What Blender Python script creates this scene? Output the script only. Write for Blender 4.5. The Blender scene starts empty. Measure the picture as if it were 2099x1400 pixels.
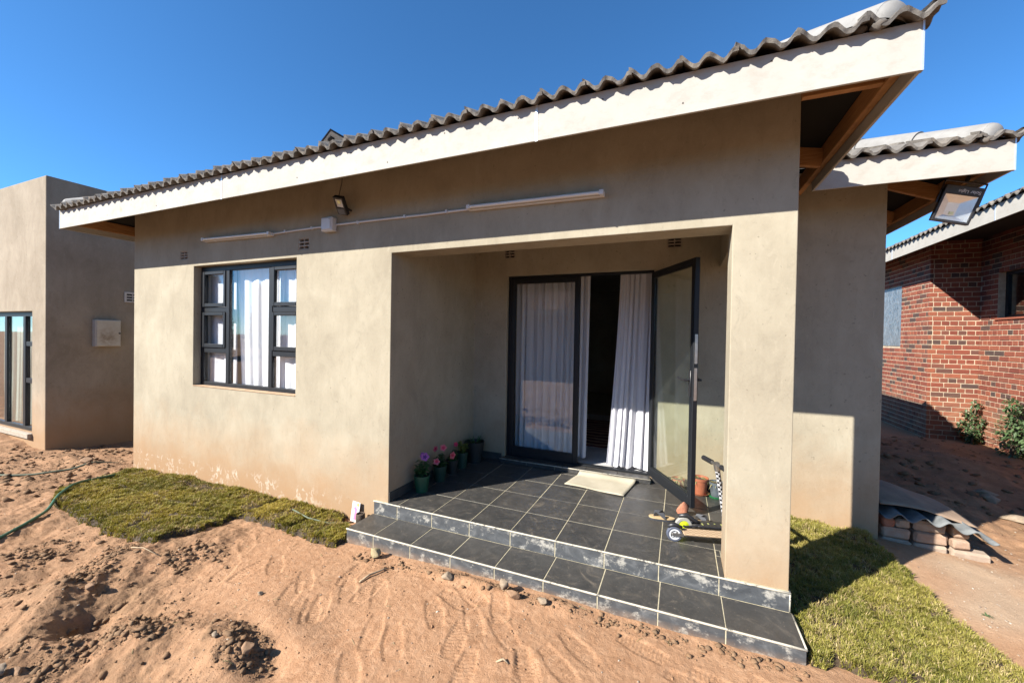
import bpy, bmesh, math, random
import numpy as np
from mathutils import Vector, Matrix

random.seed(7)
rng = np.random.default_rng(11)
S = bpy.context.scene
COL = S.collection

# ------------------------------------------------------------------ camera
CAM = np.array([1.40828, -2.70538, 1.41474])
yaw, pitch, roll = math.radians(22.838), math.radians(-0.666), math.radians(0.996)
fw = np.array([-math.sin(yaw) * math.cos(pitch), math.cos(yaw) * math.cos(pitch), math.sin(pitch)])
r_ = np.array([math.cos(yaw), math.sin(yaw), 0.0])
u_ = np.cross(r_, fw)
right = r_ * math.cos(roll) + u_ * math.sin(roll)
up = -r_ * math.sin(roll) + u_ * math.cos(roll)
cd = bpy.data.cameras.new('camera')
cam = bpy.data.objects.new('camera', cd)
COL.objects.link(cam)
cam.matrix_world = Matrix(((right[0], up[0], -fw[0], CAM[0]), (right[1], up[1], -fw[1], CAM[1]),
                           (right[2], up[2], -fw[2], CAM[2]), (0, 0, 0, 1)))
cd.sensor_width = 36
cd.lens = 36 * 820.325 / 2099
cd.clip_start = 0.02
cd.clip_end = 600
S.camera = cam

# ------------------------------------------------------------------ sky, sun, exposure
LIGHT = np.array([0.855, 1.0, -0.882])                 # direction the sunlight travels
ELEV = math.atan2(0.882, math.hypot(0.855, 1.0))
w = bpy.data.worlds.new("World")
S.world = w
w.use_nodes = True
nt = w.node_tree
bg = nt.nodes['Background']
sk = nt.nodes.new('ShaderNodeTexSky')
sk.sky_type = 'NISHITA'
sk.sun_disc = False
sk.sun_elevation = ELEV
sk.sun_rotation = math.radians(180) + math.atan2(0.855, 1.0)
sk.air_density = 0.8
sk.dust_density = 0.65
sk.ozone_density = 10
sk.altitude = 1500
hs = nt.nodes.new('ShaderNodeHueSaturation')
hs.inputs['Saturation'].default_value = 1.03
nt.links.new(sk.outputs[0], hs.inputs['Color'])
mu = nt.nodes.new('ShaderNodeMix')
mu.data_type = 'RGBA'; mu.blend_type = 'MULTIPLY'; mu.inputs[0].default_value = 1
mu.inputs[7].default_value = (0.85, 1.05, 0.95, 1)
nt.links.new(hs.outputs[0], mu.inputs[6])
nt.links.new(mu.outputs[2], bg.inputs[0])
bg.inputs[1].default_value = 0.083
sl = bpy.data.lights.new('sun', 'SUN')
sl.energy = 4.2
sl.angle = math.radians(0.5)
sl.color = (1.0, 0.945, 0.86)
so = bpy.data.objects.new('sun', sl)
so.rotation_euler = Vector(LIGHT).to_track_quat('-Z', 'Y').to_euler()
so.location = (-20, -24, 20)
COL.objects.link(so)
S.view_settings.view_transform = 'Standard'
S.view_settings.look = 'None'
S.view_settings.exposure = 1.74
S.view_settings.gamma = 1
S.view_settings.use_curve_mapping = False
S.render.engine = 'CYCLES'
S.cycles.use_denoising = True
S.cycles.max_bounces = 8
S.cycles.transparent_max_bounces = 16

# ------------------------------------------------------------------ helpers: objects
WO = {}            # world origin of each object that can be a parent


def link(o, parent=None):
    COL.objects.link(o)
    if parent is not None:
        o.parent = parent
    return o


def tag(o, label=None, cat=None, group=None, kind=None):
    if label: o['label'] = label
    if cat: o['category'] = cat
    if group: o['group'] = group
    if kind: o['kind'] = kind
    return o


def empty(name, loc, label, cat, group=None):
    o = bpy.data.objects.new(name, None)
    o.location = loc
    o.empty_display_size = 0.05
    link(o)
    WO[o.name] = np.array(loc, float)
    return tag(o, label, cat, group)


def org(parent):
    return WO[parent.name] if parent is not None else np.zeros(3)


class MB:
    """collects shapes of one mesh, in world coordinates unless M is set"""
    def __init__(self, M=None):
        self.v = []
        self.f = []
        self.mi = []
        self.M = M
        self.cur = 0

    def add(self, vs, fs):
        n = len(self.v)
        if self.M is not None:
            vs = [tuple(self.M @ Vector(p)) for p in vs]
        self.v += [tuple(map(float, p)) for p in vs]
        self.f += [tuple(i + n for i in f) for f in fs]
        self.mi += [self.cur] * len(fs)
        return self

    def box(self, x0, x1, y0, y1, z0, z1):
        vs = [(x, y, z) for z in (z0, z1) for y in (y0, y1) for x in (x0, x1)]
        return self.add(vs, [(0, 2, 3, 1), (4, 5, 7, 6), (0, 1, 5, 4), (1, 3, 7, 5), (3, 2, 6, 7), (2, 0, 4, 6)])

    def cbox(self, x0, x1, y0, y1, z0, z1, c=0.004, jit=0.0):
        """chamfered box, 24 vertices"""
        lo = np.array([x0, y0, z0]); hi = np.array([x1, y1, z1])
        vs = []; idx = {}
        for sx in (0, 1):
            for sy in (0, 1):
                for sz in (0, 1):
                    s = (sx, sy, sz)
                    for a in range(3):
                        p = [lo[k] + c if s[k] == 0 else hi[k] - c for k in range(3)]
                        p[a] = lo[a] if s[a] == 0 else hi[a]
                        if jit:
                            p = [q + random.uniform(-jit, jit) for q in p]
                        idx[(s, a)] = len(vs)
                        vs.append(p)
        fs = []
        cen = (lo + hi) / 2
        def put(ids):
            P = [np.array(vs[i]) for i in ids]
            n = np.cross(P[1] - P[0], P[2] - P[0])
            if np.dot(n, sum(P) / len(P) - cen) < 0:
                ids = ids[::-1]
            fs.append(tuple(ids))
        for a in range(3):
            b, c2 = (a + 1) % 3, (a + 2) % 3
            for sa in (0, 1):
                ring = []
                for (sb, sc) in ((0, 0), (1, 0), (1, 1), (0, 1)):
                    s = [0, 0, 0]; s[a] = sa; s[b] = sb; s[c2] = sc
                    ring.append(idx[(tuple(s), a)])
                put(ring)
            for sb in (0, 1):
                for sc in (0, 1):
                    s0 = [0, 0, 0]; s0[b] = sb; s0[c2] = sc
                    s1 = list(s0); s1[a] = 1
                    s0 = tuple(s0); s1 = tuple(s1)
                    put([idx[(s0, b)], idx[(s1, b)], idx[(s1, c2)], idx[(s0, c2)]])
        for sx in (0, 1):
            for sy in (0, 1):
                for sz in (0, 1):
                    s = (sx, sy, sz)
                    put([idx[(s, 0)], idx[(s, 1)], idx[(s, 2)]])
        return self.add(vs, fs)

    def tube(self, pts, r, seg=8, caps=True):
        pts = [np.array(p, float) for p in pts]
        n = len(pts)
        rs = r if hasattr(r, '__len__') else [r] * n
        vs = []; fs = []
        T0 = None; ref = None
        for i in range(n):
            t = pts[min(i + 1, n - 1)] - pts[max(i - 1, 0)]
            t = t / (np.linalg.norm(t) + 1e-12)
            if ref is None:
                a = np.array([0, 0, 1.0]) if abs(t[2]) < 0.9 else np.array([1.0, 0, 0])
                ref = np.cross(t, a)
            ref = ref - t * np.dot(ref, t)
            ref /= np.linalg.norm(ref) + 1e-12
            b = np.cross(t, ref)
            for k in range(seg):
                an = 2 * math.pi * k / seg
                vs.append(pts[i] + rs[i] * (math.cos(an) * ref + math.sin(an) * b))
        for i in range(n - 1):
            for k in range(seg):
                k2 = (k + 1) % seg
                fs.append((i * seg + k, i * seg + k2, (i + 1) * seg + k2, (i + 1) * seg + k))
        if caps:
            fs.append(tuple(range(seg))[::-1])
            fs.append(tuple(range((n - 1) * seg, n * seg)))
        return self.add(vs, fs)

    def lathe(self, prof, c, seg=20, axis=None):
        """prof: list of (r, z) from bottom to top; axis matrix optional"""
        vs = []; fs = []
        A = axis
        for (r, z) in prof:
            for k in range(seg):
                an = 2 * math.pi * k / seg
                p = Vector((r * math.cos(an), r * math.sin(an), z))
                if A is not None: p = A @ p
                vs.append((p[0] + c[0], p[1] + c[1], p[2] + c[2]))
        m = len(prof)
        for i in range(m - 1):
            for k in range(seg):
                k2 = (k + 1) % seg
                fs.append((i * seg + k, i * seg + k2, (i + 1) * seg + k2, (i + 1) * seg + k))
        return self.add(vs, fs)

    def disc(self, c, r, seg=20, axis=None):
        vs = [c]; 
        for k in range(seg):
            an = 2 * math.pi * k / seg
            p = Vector((r * math.cos(an), r * math.sin(an), 0))
            if axis is not None: p = axis @ p
            vs.append((c[0] + p[0], c[1] + p[1], c[2] + p[2]))
        return self.add(vs, [(0, 1 + k, 1 + (k + 1) % seg) for k in range(seg)])

    def prism(self, poly, z0, z1):
        n = len(poly)
        vs = [(x, y, z0) for x, y in poly] + [(x, y, z1) for x, y in poly]
        fs = [tuple(range(n))[::-1], tuple(range(n, 2 * n))]
        fs += [(i, (i + 1) % n, n + (i + 1) % n, n + i) for i in range(n)]
        return self.add(vs, fs)

    def build(self, name, mat, parent=None, smooth=False, bevel=0, origin=None, auto=None):
        o0 = org(parent) if origin is None else np.array(origin, float)
        me = bpy.data.meshes.new(name)
        vv = [(p[0] - o0[0], p[1] - o0[1], p[2] - o0[2]) for p in self.v]
        me.from_pydata(vv, [], self.f)
        mats = mat if isinstance(mat, (list, tuple)) else [mat]
        for m in mats:
            me.materials.append(m)
        if len(mats) > 1:
            me.polygons.foreach_set('material_index', self.mi)
        if smooth:
            me.polygons.foreach_set('use_smooth', [True] * len(me.polygons))
        me.update()
        if auto is not None:
            try: me.set_sharp_from_angle(angle=math.radians(auto))
            except Exception: pass
        o = bpy.data.objects.new(name, me)
        link(o, parent)
        if parent is None:
            o.location = o0
        elif origin is not None:
            o.location = o0 - org(parent)
        WO[o.name] = o0 if (parent is None or origin is not None) else org(parent)
        if bevel:
            b = o.modifiers.new('bevel', 'BEVEL')
            b.width = bevel; b.segments = 2; b.limit_method = 'ANGLE'; b.angle_limit = math.radians(40)
        return o


def cells(boxes, holes):
    """union of boxes minus holes as one watertight mesh"""
    bs = [tuple(map(float, b)) for b in boxes]; hs_ = [tuple(map(float, b)) for b in holes]
    ax = []
    for k in range(3):
        ax.append(sorted({round(b[2 * k + j], 5) for b in bs + hs_ for j in (0, 1)}))
    nx, ny, nz = (len(a) - 1 for a in ax)
    occ = np.zeros((nx + 2, ny + 2, nz + 2), bool)
    for lst, val in ((bs, True), (hs_, False)):
        for b in lst:
            i = [ax[k].index(round(b[2 * k], 5)) for k in range(3)]
            j = [ax[k].index(round(b[2 * k + 1], 5)) for k in range(3)]
            occ[i[0] + 1:j[0] + 1, i[1] + 1:j[1] + 1, i[2] + 1:j[2] + 1] = val
    vid = {}; vs = []; fs = []
    def V(i, j, k):
        if (i, j, k) not in vid:
            vid[(i, j, k)] = len(vs); vs.append((ax[0][i], ax[1][j], ax[2][k]))
        return vid[(i, j, k)]
    for i, j, k in zip(*np.nonzero(occ)):
        a, b, c = i - 1, j - 1, k - 1
        if not occ[i - 1, j, k]: fs.append((V(a, b, c), V(a, b, c + 1), V(a, b + 1, c + 1), V(a, b + 1, c)))
        if not occ[i + 1, j, k]: fs.append((V(a + 1, b, c), V(a + 1, b + 1, c), V(a + 1, b + 1, c + 1), V(a + 1, b, c + 1)))
        if not occ[i, j - 1, k]: fs.append((V(a, b, c), V(a + 1, b, c), V(a + 1, b, c + 1), V(a, b, c + 1)))
        if not occ[i, j + 1, k]: fs.append((V(a, b + 1, c), V(a, b + 1, c + 1), V(a + 1, b + 1, c + 1), V(a + 1, b + 1, c)))
        if not occ[i, j, k - 1]: fs.append((V(a, b, c), V(a, b + 1, c), V(a + 1, b + 1, c), V(a + 1, b, c)))
        if not occ[i, j, k + 1]: fs.append((V(a, b, c + 1), V(a + 1, b, c + 1), V(a + 1, b + 1, c + 1), V(a, b + 1, c + 1)))
    m = MB(); m.v = vs; m.f = fs; m.mi = [0] * len(fs)
    return m


# ------------------------------------------------------------------ helpers: noise for geometry
_P = rng.permutation(512)
_G = rng.uniform(-1, 1, (512, 2)); _G /= np.linalg.norm(_G, axis=1)[:, None]


def pnoise(x, y):
    xi = np.floor(x).astype(int); yi = np.floor(y).astype(int)
    xf = x - xi; yf = y - yi
    def g(ix, iy, dx, dy):
        h = _P[(_P[ix & 511] + iy) & 511]
        return _G[h, 0] * dx + _G[h, 1] * dy
    u = xf ** 3 * (xf * (xf * 6 - 15) + 10); v = yf ** 3 * (yf * (yf * 6 - 15) + 10)
    a = g(xi, yi, xf, yf) * (1 - u) + g(xi + 1, yi, xf - 1, yf) * u
    b = g(xi, yi + 1, xf, yf - 1) * (1 - u) + g(xi + 1, yi + 1, xf - 1, yf - 1) * u
    return (a * (1 - v) + b * v) * 1.5


def sstep(a, b, x):
    t = np.clip((x - a) / (b - a), 0, 1)
    return t * t * (3 - 2 * t)


# ------------------------------------------------------------------ helpers: materials
class NT:
    def __init__(self, name):
        self.m = bpy.data.materials.new(name)
        self.m.use_nodes = True
        self.t = self.m.node_tree
        self.b = self.t.nodes['Principled BSDF']
        self._pos = None

    def n(self, typ, **kw):
        nd = self.t.nodes.new('ShaderNode' + typ)
        for k, v in kw.items():
            if k == 'ins':
                for kk, vv in v.items():
                    self.set(nd.inputs[kk], vv)
            else:
                setattr(nd, k, v)
        return nd

    def set(self, sock, v):
        if isinstance(v, bpy.types.NodeSocket):
            self.t.links.new(v, sock)
        elif isinstance(v, (tuple, list)) and sock.type == 'RGBA' and len(v) == 3:
            sock.default_value = (*v, 1)
        else:
            sock.default_value = v

    def pos(self, scale=(1, 1, 1)):
        if self._pos is None:
            self._pos = self.n('NewGeometry').outputs['Position']
        if tuple(scale) == (1, 1, 1): return self._pos
        return self.n('VectorMath', operation='MULTIPLY', ins={0: self._pos, 1: scale}).outputs[0]

    def noise(self, scale, detail=4, rough=0.55, vec=None, dist=0.0, out='Fac'):
        return self.n('TexNoise', ins={'Vector': vec or self.pos(), 'Scale': scale, 'Detail': detail,
                                       'Roughness': rough, 'Distortion': dist}).outputs[out]

    def ramp(self, fac, stops, interp='LINEAR'):
        nd = self.n('ValToRGB')
        nd.color_ramp.interpolation = interp
        el = nd.color_ramp.elements
        while len(el) < len(stops): el.new(0.5)
        for e, (p, c) in zip(el, stops):
            e.position = p
            e.color = (c, c, c, 1) if not hasattr(c, '__len__') else (*c, 1)
        self.set(nd.inputs[0], fac)
        return nd.outputs[0]

    def mix(self, fac, a, b, mode='MIX'):
        nd = self.n('Mix', data_type='RGBA', blend_type=mode)
        self.set(nd.inputs[0], fac); self.set(nd.inputs[6], a); self.set(nd.inputs[7], b)
        return nd.outputs[2]

    def math(self, op, a, b=0.0, clamp=False):
        nd = self.n('Math', operation=op, use_clamp=clamp)
        self.set(nd.inputs[0], a); self.set(nd.inputs[1], b)
        return nd.outputs[0]

    def mr(self, v, a, b, c=0.0, d=1.0):
        return self.n('MapRange', ins={0: v, 1: a, 2: b, 3: c, 4: d}).outputs[0]

    def xyz(self):
        s = self.n('SeparateXYZ', ins={0: self.pos()})
        return s.outputs[0], s.outputs[1], s.outputs[2]

    def rnd(self):
        a = self.n('ObjectInfo').outputs['Random']
        b = self.n('NewGeometry').outputs['Random Per Island']
        return self.math('FRACT', self.math('ADD', a, b))

    def bump(self, h, strength=0.3, dist=0.01, prev=None):
        nd = self.n('Bump', ins={'Strength': strength, 'Distance': dist, 'Height': h})
        if prev is not None: self.set(nd.inputs['Normal'], prev)
        return nd.outputs[0]

    def out(self, col=None, rough=None, normal=None, **kw):
        if col is not None: self.set(self.b.inputs['Base Color'], col)
        if rough is not None: self.set(self.b.inputs['Roughness'], rough)
        if normal is not None: self.set(self.b.inputs['Normal'], normal)
        for k, v in kw.items():
            self.set(self.b.inputs[k.replace('_', ' ')], v)
        return self.m


def plain(name, col, rough=0.5, metal=0.0, var=0.12, nscale=30, bump=0.0, **kw):
    t = NT(name)
    f = t.noise(nscale, 5, 0.6)
    lo = tuple(c * (1 - var) for c in col); hi = tuple(min(1, c * (1 + var)) for c in col)
    c = t.ramp(f, [(0.3, lo), (0.7, hi)])
    nrm = t.bump(f, bump, 0.003) if bump else None
    return t.out(c, rough, nrm, Metallic=metal, **kw)


def plaster(name, dark, mid, light, house=False):
    t = NT(name)
    x, y, z = t.xyz()
    big = t.noise(1.3, 5, 0.6, dist=0.4)
    med = t.noise(5.5, 6, 0.65, vec=t.pos((1, 1, 0.55)), dist=0.8)
    fin = t.noise(70, 4, 0.7)
    c = t.ramp(t.math('ADD', t.math('MULTIPLY', big, 0.62), t.math('MULTIPLY', med, 0.38)),
               [(0.33, dark), (0.5, mid), (0.67, light)])
    # trowel marks, pits, hairline cracks and runs of water
    tro = t.noise(13, 7, 0.72, vec=t.pos((1, 1, 0.5)), dist=2.6)
    c = t.mix(t.mr(tro, 0.56, 0.70, 0, 0.42), c, tuple(k * 0.78 for k in dark))
    c = t.mix(t.mr(tro, 0.43, 0.32, 0, 0.30), c, tuple(k * 1.10 for k in light))
    run = t.noise(1.0, 5, 0.65, vec=t.pos((9, 9, 0.8)))
    c = t.mix(t.mr(run, 0.56, 0.72, 0, 0.22), c, tuple(k * 0.82 for k in dark))
    pit = t.mr(t.noise(34, 2, 0.5), 0.70, 0.745)
    c = t.mix(t.math('MULTIPLY', pit, 0.55), c, tuple(k * 0.45 for k in dark))
    c = t.mix(t.mr(fin, 0.3, 0.75, 0.0, 0.28), c, light)
    # red soil splashed up from the ground
    sp = t.noise(3.0, 5, 0.65)
    h = t.math('SUBTRACT', z, t.math('MULTIPLY', sp, 0.75))
    c = t.mix(t.mr(h, 0.22, -0.60, 0, 0.70), c, (0.29, 0.165, 0.078))
    nrm = t.bump(t.math('ADD', t.math('MULTIPLY', fin, 0.35), med), 0.35, 0.006)
    if house:
        # salt marks at the foot of the front wall
        vo = t.n('TexVoronoi', feature='F1', ins={'Vector': t.n('VectorMath', operation='ADD', ins={
            0: t.pos((1, 1, 0.6)), 1: t.n('VectorMath', operation='MULTIPLY', ins={0: t.noise(7, 4, 0.6, out='Color'), 1: (0.16, 0.16, 0.16)}).outputs[0]}).outputs[0],
            'Scale': 11.0}).outputs[0]
        ring = t.math('MULTIPLY', t.mr(t.math('ABSOLUTE', t.math('SUBTRACT', vo, 0.33)), 0.11, 0.03), t.mr(t.noise(16, 3, 0.6), 0.44, 0.5))
        blot = t.mr(t.noise(13, 6, 0.75), 0.56, 0.64)
        zz = t.math('ADD', z, t.math('MULTIPLY', t.noise(5, 3, 0.6), 0.12))
        where = t.math('MULTIPLY', t.mr(zz, 0.07, 0.0), t.mr(z, -0.3, -0.27))
        where = t.math('MULTIPLY', where, t.math('MULTIPLY', t.mr(x, -1.15, -1.8), t.mr(y, 0.01, 0.0)))
        where = t.math('MULTIPLY', where, t.mr(t.noise(2.6, 3, 0.5), 0.38, 0.5))
        c = t.mix(t.math('MULTIPLY', t.math('MAXIMUM', ring, blot), t.math('MULTIPLY', where, 0.9)), c, (0.47, 0.44, 0.37))
        damp = t.math('MULTIPLY', t.mr(t.math('SUBTRACT', z, t.math('MULTIPLY', t.noise(4.5, 4, 0.6), 0.5)), -0.1, -0.34), t.mr(x, -1.0, -1.6))
        c = t.mix(t.math('MULTIPLY', damp, 0.5), c, (0.26, 0.15, 0.075))
        # pale drips inside the porch
        dr = t.noise(1.0, 2, 0.4, vec=t.pos((42, 42, 4.2)))
        dm = t.math('MULTIPLY', t.mr(dr, 0.73, 0.78), t.math('MULTIPLY', t.mr(y, 0.3, 0.35), t.mr(z, 0.9, 1.5)))
        c = t.mix(t.math('MULTIPLY', dm, 0.75), c, (0.40, 0.365, 0.28))
    return t.out(c, 0.93, nrm, Specular_IOR_Level=0.2)


M = {}
M['plaster'] = plaster('house_plaster', (0.208, 0.180, 0.132), (0.272, 0.240, 0.178), (0.332, 0.298, 0.226), True)
M['plaster_annex'] = plaster('annex_plaster', (0.17, 0.138, 0.10), (0.225, 0.187, 0.14), (0.29, 0.247, 0.19))

t = NT('soil')
rough = t.n('Attribute', attribute_name='rough').outputs['Fac']
sandy = t.n('Attribute', attribute_name='sandy').outputs['Fac']
a = t.noise(1.6, 6, 0.6); b = t.noise(22, 7, 0.7); c_ = t.noise(160, 3, 0.6)
c = t.ramp(b, [(0.3, (0.2354, 0.121, 0.06213)), (0.5, (0.3074, 0.1713, 0.09483)), (0.7, (0.3597, 0.2158, 0.1275))])
c = t.mix(t.mr(a, 0.35, 0.7, 0, 0.5), c, (0.3401, 0.206, 0.121))
c = t.mix(t.math('MULTIPLY', rough, t.mr(t.noise(5, 5, 0.65), 0.35, 0.6, 0.1, 0.75)), c, (0.1635, 0.1003, 0.05668))
c = t.mix(t.math('MULTIPLY', sandy, 0.75), c, (0.3662, 0.2747, 0.1897))
c = t.mix(t.mr(c_, 0.58, 0.75, 0, 0.45), c, (0.1439, 0.07848, 0.04251))
c = t.mix(t.mr(t.noise(230, 2, 0.5), 0.68, 0.76, 0, 0.7), c, (0.4316, 0.3532, 0.2616))
nrm = t.bump(t.math('ADD', t.noise(45, 8, 0.72), t.math('MULTIPLY', c_, 0.35)), 0.75, 0.012)
M['soil'] = t.out(c, 0.95, nrm, Specular_IOR_Level=0.15)

t = NT('soil_clod')
b = t.noise(30, 6, 0.7)
c = t.mix(t.rnd(), t.ramp(b, [(0.3, (0.144, 0.0816, 0.0432)), (0.7, (0.24, 0.1488, 0.0864))]), t.ramp(b, [(0.3, (0.1056, 0.0648, 0.0384)), (0.7, (0.1824, 0.12, 0.072))]))
M['clod'] = t.out(c, 0.95, t.bump(t.noise(120, 5, 0.7), 0.6, 0.004), Specular_IOR_Level=0.15)
t = NT('red_soil_crumb')
b = t.noise(30, 6, 0.7)
M['clod_red'] = t.out(t.ramp(b, [(0.3, (0.20, 0.108, 0.056)), (0.7, (0.31, 0.185, 0.108))]), 0.95, Specular_IOR_Level=0.15)
t = NT('pebble')
c = t.ramp(t.rnd(), [(0.0, (0.255, 0.1836, 0.1224)), (0.4, (0.3162, 0.2703, 0.2142)), (0.75, (0.1836, 0.1224, 0.0816)), (1.0, (0.3672, 0.3468, 0.306))])
M['pebble'] = t.out(c, 0.85, t.bump(t.noise(90, 4, 0.6), 0.4, 0.003))


def stone_mat(name, a, b):
    t = NT(name)
    f = t.noise(26, 7, 0.7)
    return t.out(t.ramp(f, [(0.3, a), (0.7, b)]), 0.9, t.bump(f, 0.8, 0.008))


M['stone_yellow'] = stone_mat('stone_yellow', (0.231, 0.1815, 0.0935), (0.363, 0.3025, 0.176))
M['stone_grey'] = stone_mat('stone_grey', (0.1543, 0.1129, 0.07623), (0.2712, 0.209, 0.1452))
M['stone_brown'] = stone_mat('stone_brown', (0.165, 0.0935, 0.0495), (0.2585, 0.1595, 0.0935))

t = NT('slate_tile')
v = t.n('VectorMath', operation='ADD', ins={0: t.pos(), 1: t.n('CombineXYZ', ins={0: t.math('MULTIPLY', t.n('ObjectInfo').outputs['Random'], 30.0)}).outputs[0]}).outputs[0]
sw = t.noise(6, 8, 0.62, vec=v, dist=2.4)
veil = t.noise(3.0, 5, 0.6, vec=v, dist=1.0)
c = t.ramp(sw, [(0.3, (0.024, 0.0243, 0.024)), (0.55, (0.036, 0.0355, 0.0345)), (0.72, (0.056, 0.053, 0.048))])
x, y, z = t.xyz()
dust = t.noise(4.2, 7, 0.68, vec=v, dist=3.2)
c = t.mix(t.math('MULTIPLY', t.mr(dust, 0.54, 0.72, 0, 0.6), t.mr(t.n('ObjectInfo').outputs['Random'], 0, 1, 0.25, 1.0)), c, (0.16, 0.132, 0.098))
c = t.mix(t.mr(veil, 0.3, 0.8, 0.0, 0.22), c, (0.11, 0.092, 0.072))
c = t.mix(t.mr(t.noise(140, 2, 0.5), 0.70, 0.76, 0, 0.5), c, (0.35, 0.28, 0.2))
M['slate'] = t.out(c, t.mr(dust, 0.3, 0.75, 0.30, 0.6), t.bump(sw, 0.12, 0.004))

t = NT('slate_riser')
sw = t.noise(7, 6, 0.65, vec=t.pos((1, 1, 1.6)), dist=1.2)
c = t.ramp(sw, [(0.3, (0.028, 0.031, 0.035)), (0.55, (0.052, 0.056, 0.06)), (0.75, (0.105, 0.108, 0.11))])
lime = t.math('MULTIPLY', t.mr(t.noise(13, 7, 0.75, vec=t.pos((0.8, 1, 1.0))), 0.53, 0.64), 0.75)
c = t.mix(lime, c, (0.36, 0.34, 0.295))
z = t.xyz()[2]
c = t.mix(t.math('MULTIPLY', t.mr(t.noise(16, 5, 0.7), 0.35, 0.65, 0.25, 0.9), t.mr(z, -0.155, -0.235)), c, (0.26, 0.165, 0.1))
M['riser'] = t.out(c, 0.62, t.bump(sw, 0.2, 0.003))

M['grout'] = plain('grout', (0.36, 0.32, 0.22), 0.9, var=0.25, nscale=40)
t = NT('tile_trim')
f = t.noise(9, 7, 0.75)
c = t.ramp(f, [(0.35, (0.30, 0.275, 0.215)), (0.6, (0.42, 0.385, 0.31))])
c = t.mix(t.mr(t.noise(17, 6, 0.75), 0.56, 0.62), c, (0.085, 0.08, 0.07))
M['trim'] = t.out(c, 0.6)
M['fascia'] = None
t = NT('fascia_board')
a = t.noise(2.2, 6, 0.65); b = t.noise(14, 6, 0.7, vec=t.pos((0.7, 0.7, 1)))
c = t.ramp(a, [(0.3, (0.2994, 0.2813, 0.2477)), (0.7, (0.351, 0.3354, 0.3019))])
c = t.mix(t.mr(b, 0.5, 0.68, 0, 0.55), c, (0.2581, 0.2374, 0.2013))
c = t.mix(t.mr(t.noise(5, 3, 0.5), 0.69, 0.74, 0, 0.35), c, (0.2581, 0.1703, 0.08258))
M['fascia'] = t.out(c, 0.85, t.bump(t.noise(60, 5, 0.7), 0.18, 0.003))
M['alu'] = plain('aluminium', (0.72, 0.74, 0.76), 0.35, 0.7, var=0.06)

t = NT('roof_tile')
a = t.noise(9, 6, 0.7); b = t.noise(120, 3, 0.6)
c = t.mix(t.rnd(), t.ramp(a, [(0.3, (0.08617, 0.0754, 0.06463)), (0.7, (0.1778, 0.1562, 0.1293))]), t.ramp(a, [(0.3, (0.06463, 0.06032, 0.05655)), (0.7, (0.1454, 0.1346, 0.1212))]))
c = t.mix(t.mr(t.noise(28, 5, 0.7), 0.54, 0.68, 0, 0.7), c, (0.0377, 0.03501, 0.03124))
c = t.mix(t.mr(b, 0.5, 0.8, 0, 0.35), c, (0.2262, 0.1939, 0.1508))
M['tile'] = t.out(c, 0.95, t.bump(b, 0.5, 0.004))
t = NT('hip_cap')
a = t.noise(7, 6, 0.7)
c = t.ramp(a, [(0.3, (0.1555, 0.1503, 0.1426)), (0.7, (0.2229, 0.2177, 0.2074))])
c = t.mix(t.mr(t.noise(16, 6, 0.75), 0.6, 0.7, 0, 0.5), c, (0.07258, 0.06739, 0.06221))
M['cap'] = t.out(c, 0.85, t.bump(t.noise(100, 3, 0.6), 0.25, 0.003))
M['mortar'] = plain('dark_mortar', (0.0936, 0.0828, 0.072), 0.95, var=0.5, nscale=24, bump=0.8)

t = NT('pine_timber')
g = t.noise(6, 5, 0.6, vec=t.pos((1.5, 1.5, 26)), dist=0.6)
M['timber'] = t.out(t.ramp(g, [(0.3, (0.21, 0.091, 0.028)), (0.7, (0.364, 0.189, 0.07))]), 0.6)

t = NT('dark_window_frame')
f = t.noise(60, 4, 0.6)
c = t.mix(t.mr(f, 0.55, 0.75, 0, 0.3), (0.008, 0.0095, 0.012), (0.022, 0.02, 0.017))
M['frame'] = t.out(c, 0.45, Specular_IOR_Level=0.3)


def glass(name, tint, fres=1.0, haze=0.0):
    t = NT(name)
    tr = t.n('BsdfTransparent', ins={0: tint})
    gl = t.n('BsdfGlossy', ins={0: (1, 1, 1), 'Roughness': 0.01})
    fa = t.n('LayerWeight', ins={0: 0.5}).outputs['Facing']
    fr = t.math('ADD', t.math('MULTIPLY', t.math('POWER', fa, 5.0), 0.95), 0.045)
    mx = t.n('MixShader', ins={0: t.math('MULTIPLY', fr, fres, True), 1: tr.outputs[0], 2: gl.outputs[0]})
    last = mx
    if haze:
        df = t.n('BsdfDiffuse', ins={0: (0.6, 0.62, 0.56)})
        last = t.n('MixShader', ins={0: t.mr(t.noise(5, 5, 0.6), 0.3, 0.8, 0, haze), 1: mx.outputs[0], 2: df.outputs[0]})
    t.t.links.new(last.outputs[0], t.t.nodes['Material Output'].inputs[0])
    return t.m


M['glass'] = glass('window_glass', (0.97, 0.98, 0.98), 1.3)
M['door_glass'] = glass('door_glass', (0.93, 0.96, 0.93), 0.9, 0.015)


def cloth(name, col, tl=0.22):
    t = NT(name)
    wv = t.noise(240, 2, 0.5)
    c = t.mix(t.mr(wv, 0.3, 0.7, 0, 0.12), col, tuple(k * 0.75 for k in col))
    df = t.n('BsdfDiffuse', ins={0: c}); ts = t.n('BsdfTranslucent', ins={0: c})
    mx = t.n('MixShader', ins={0: tl, 1: df.outputs[0], 2: ts.outputs[0]})
    t.t.links.new(mx.outputs[0], t.t.nodes['Material Output'].inputs[0])
    return t.m


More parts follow.
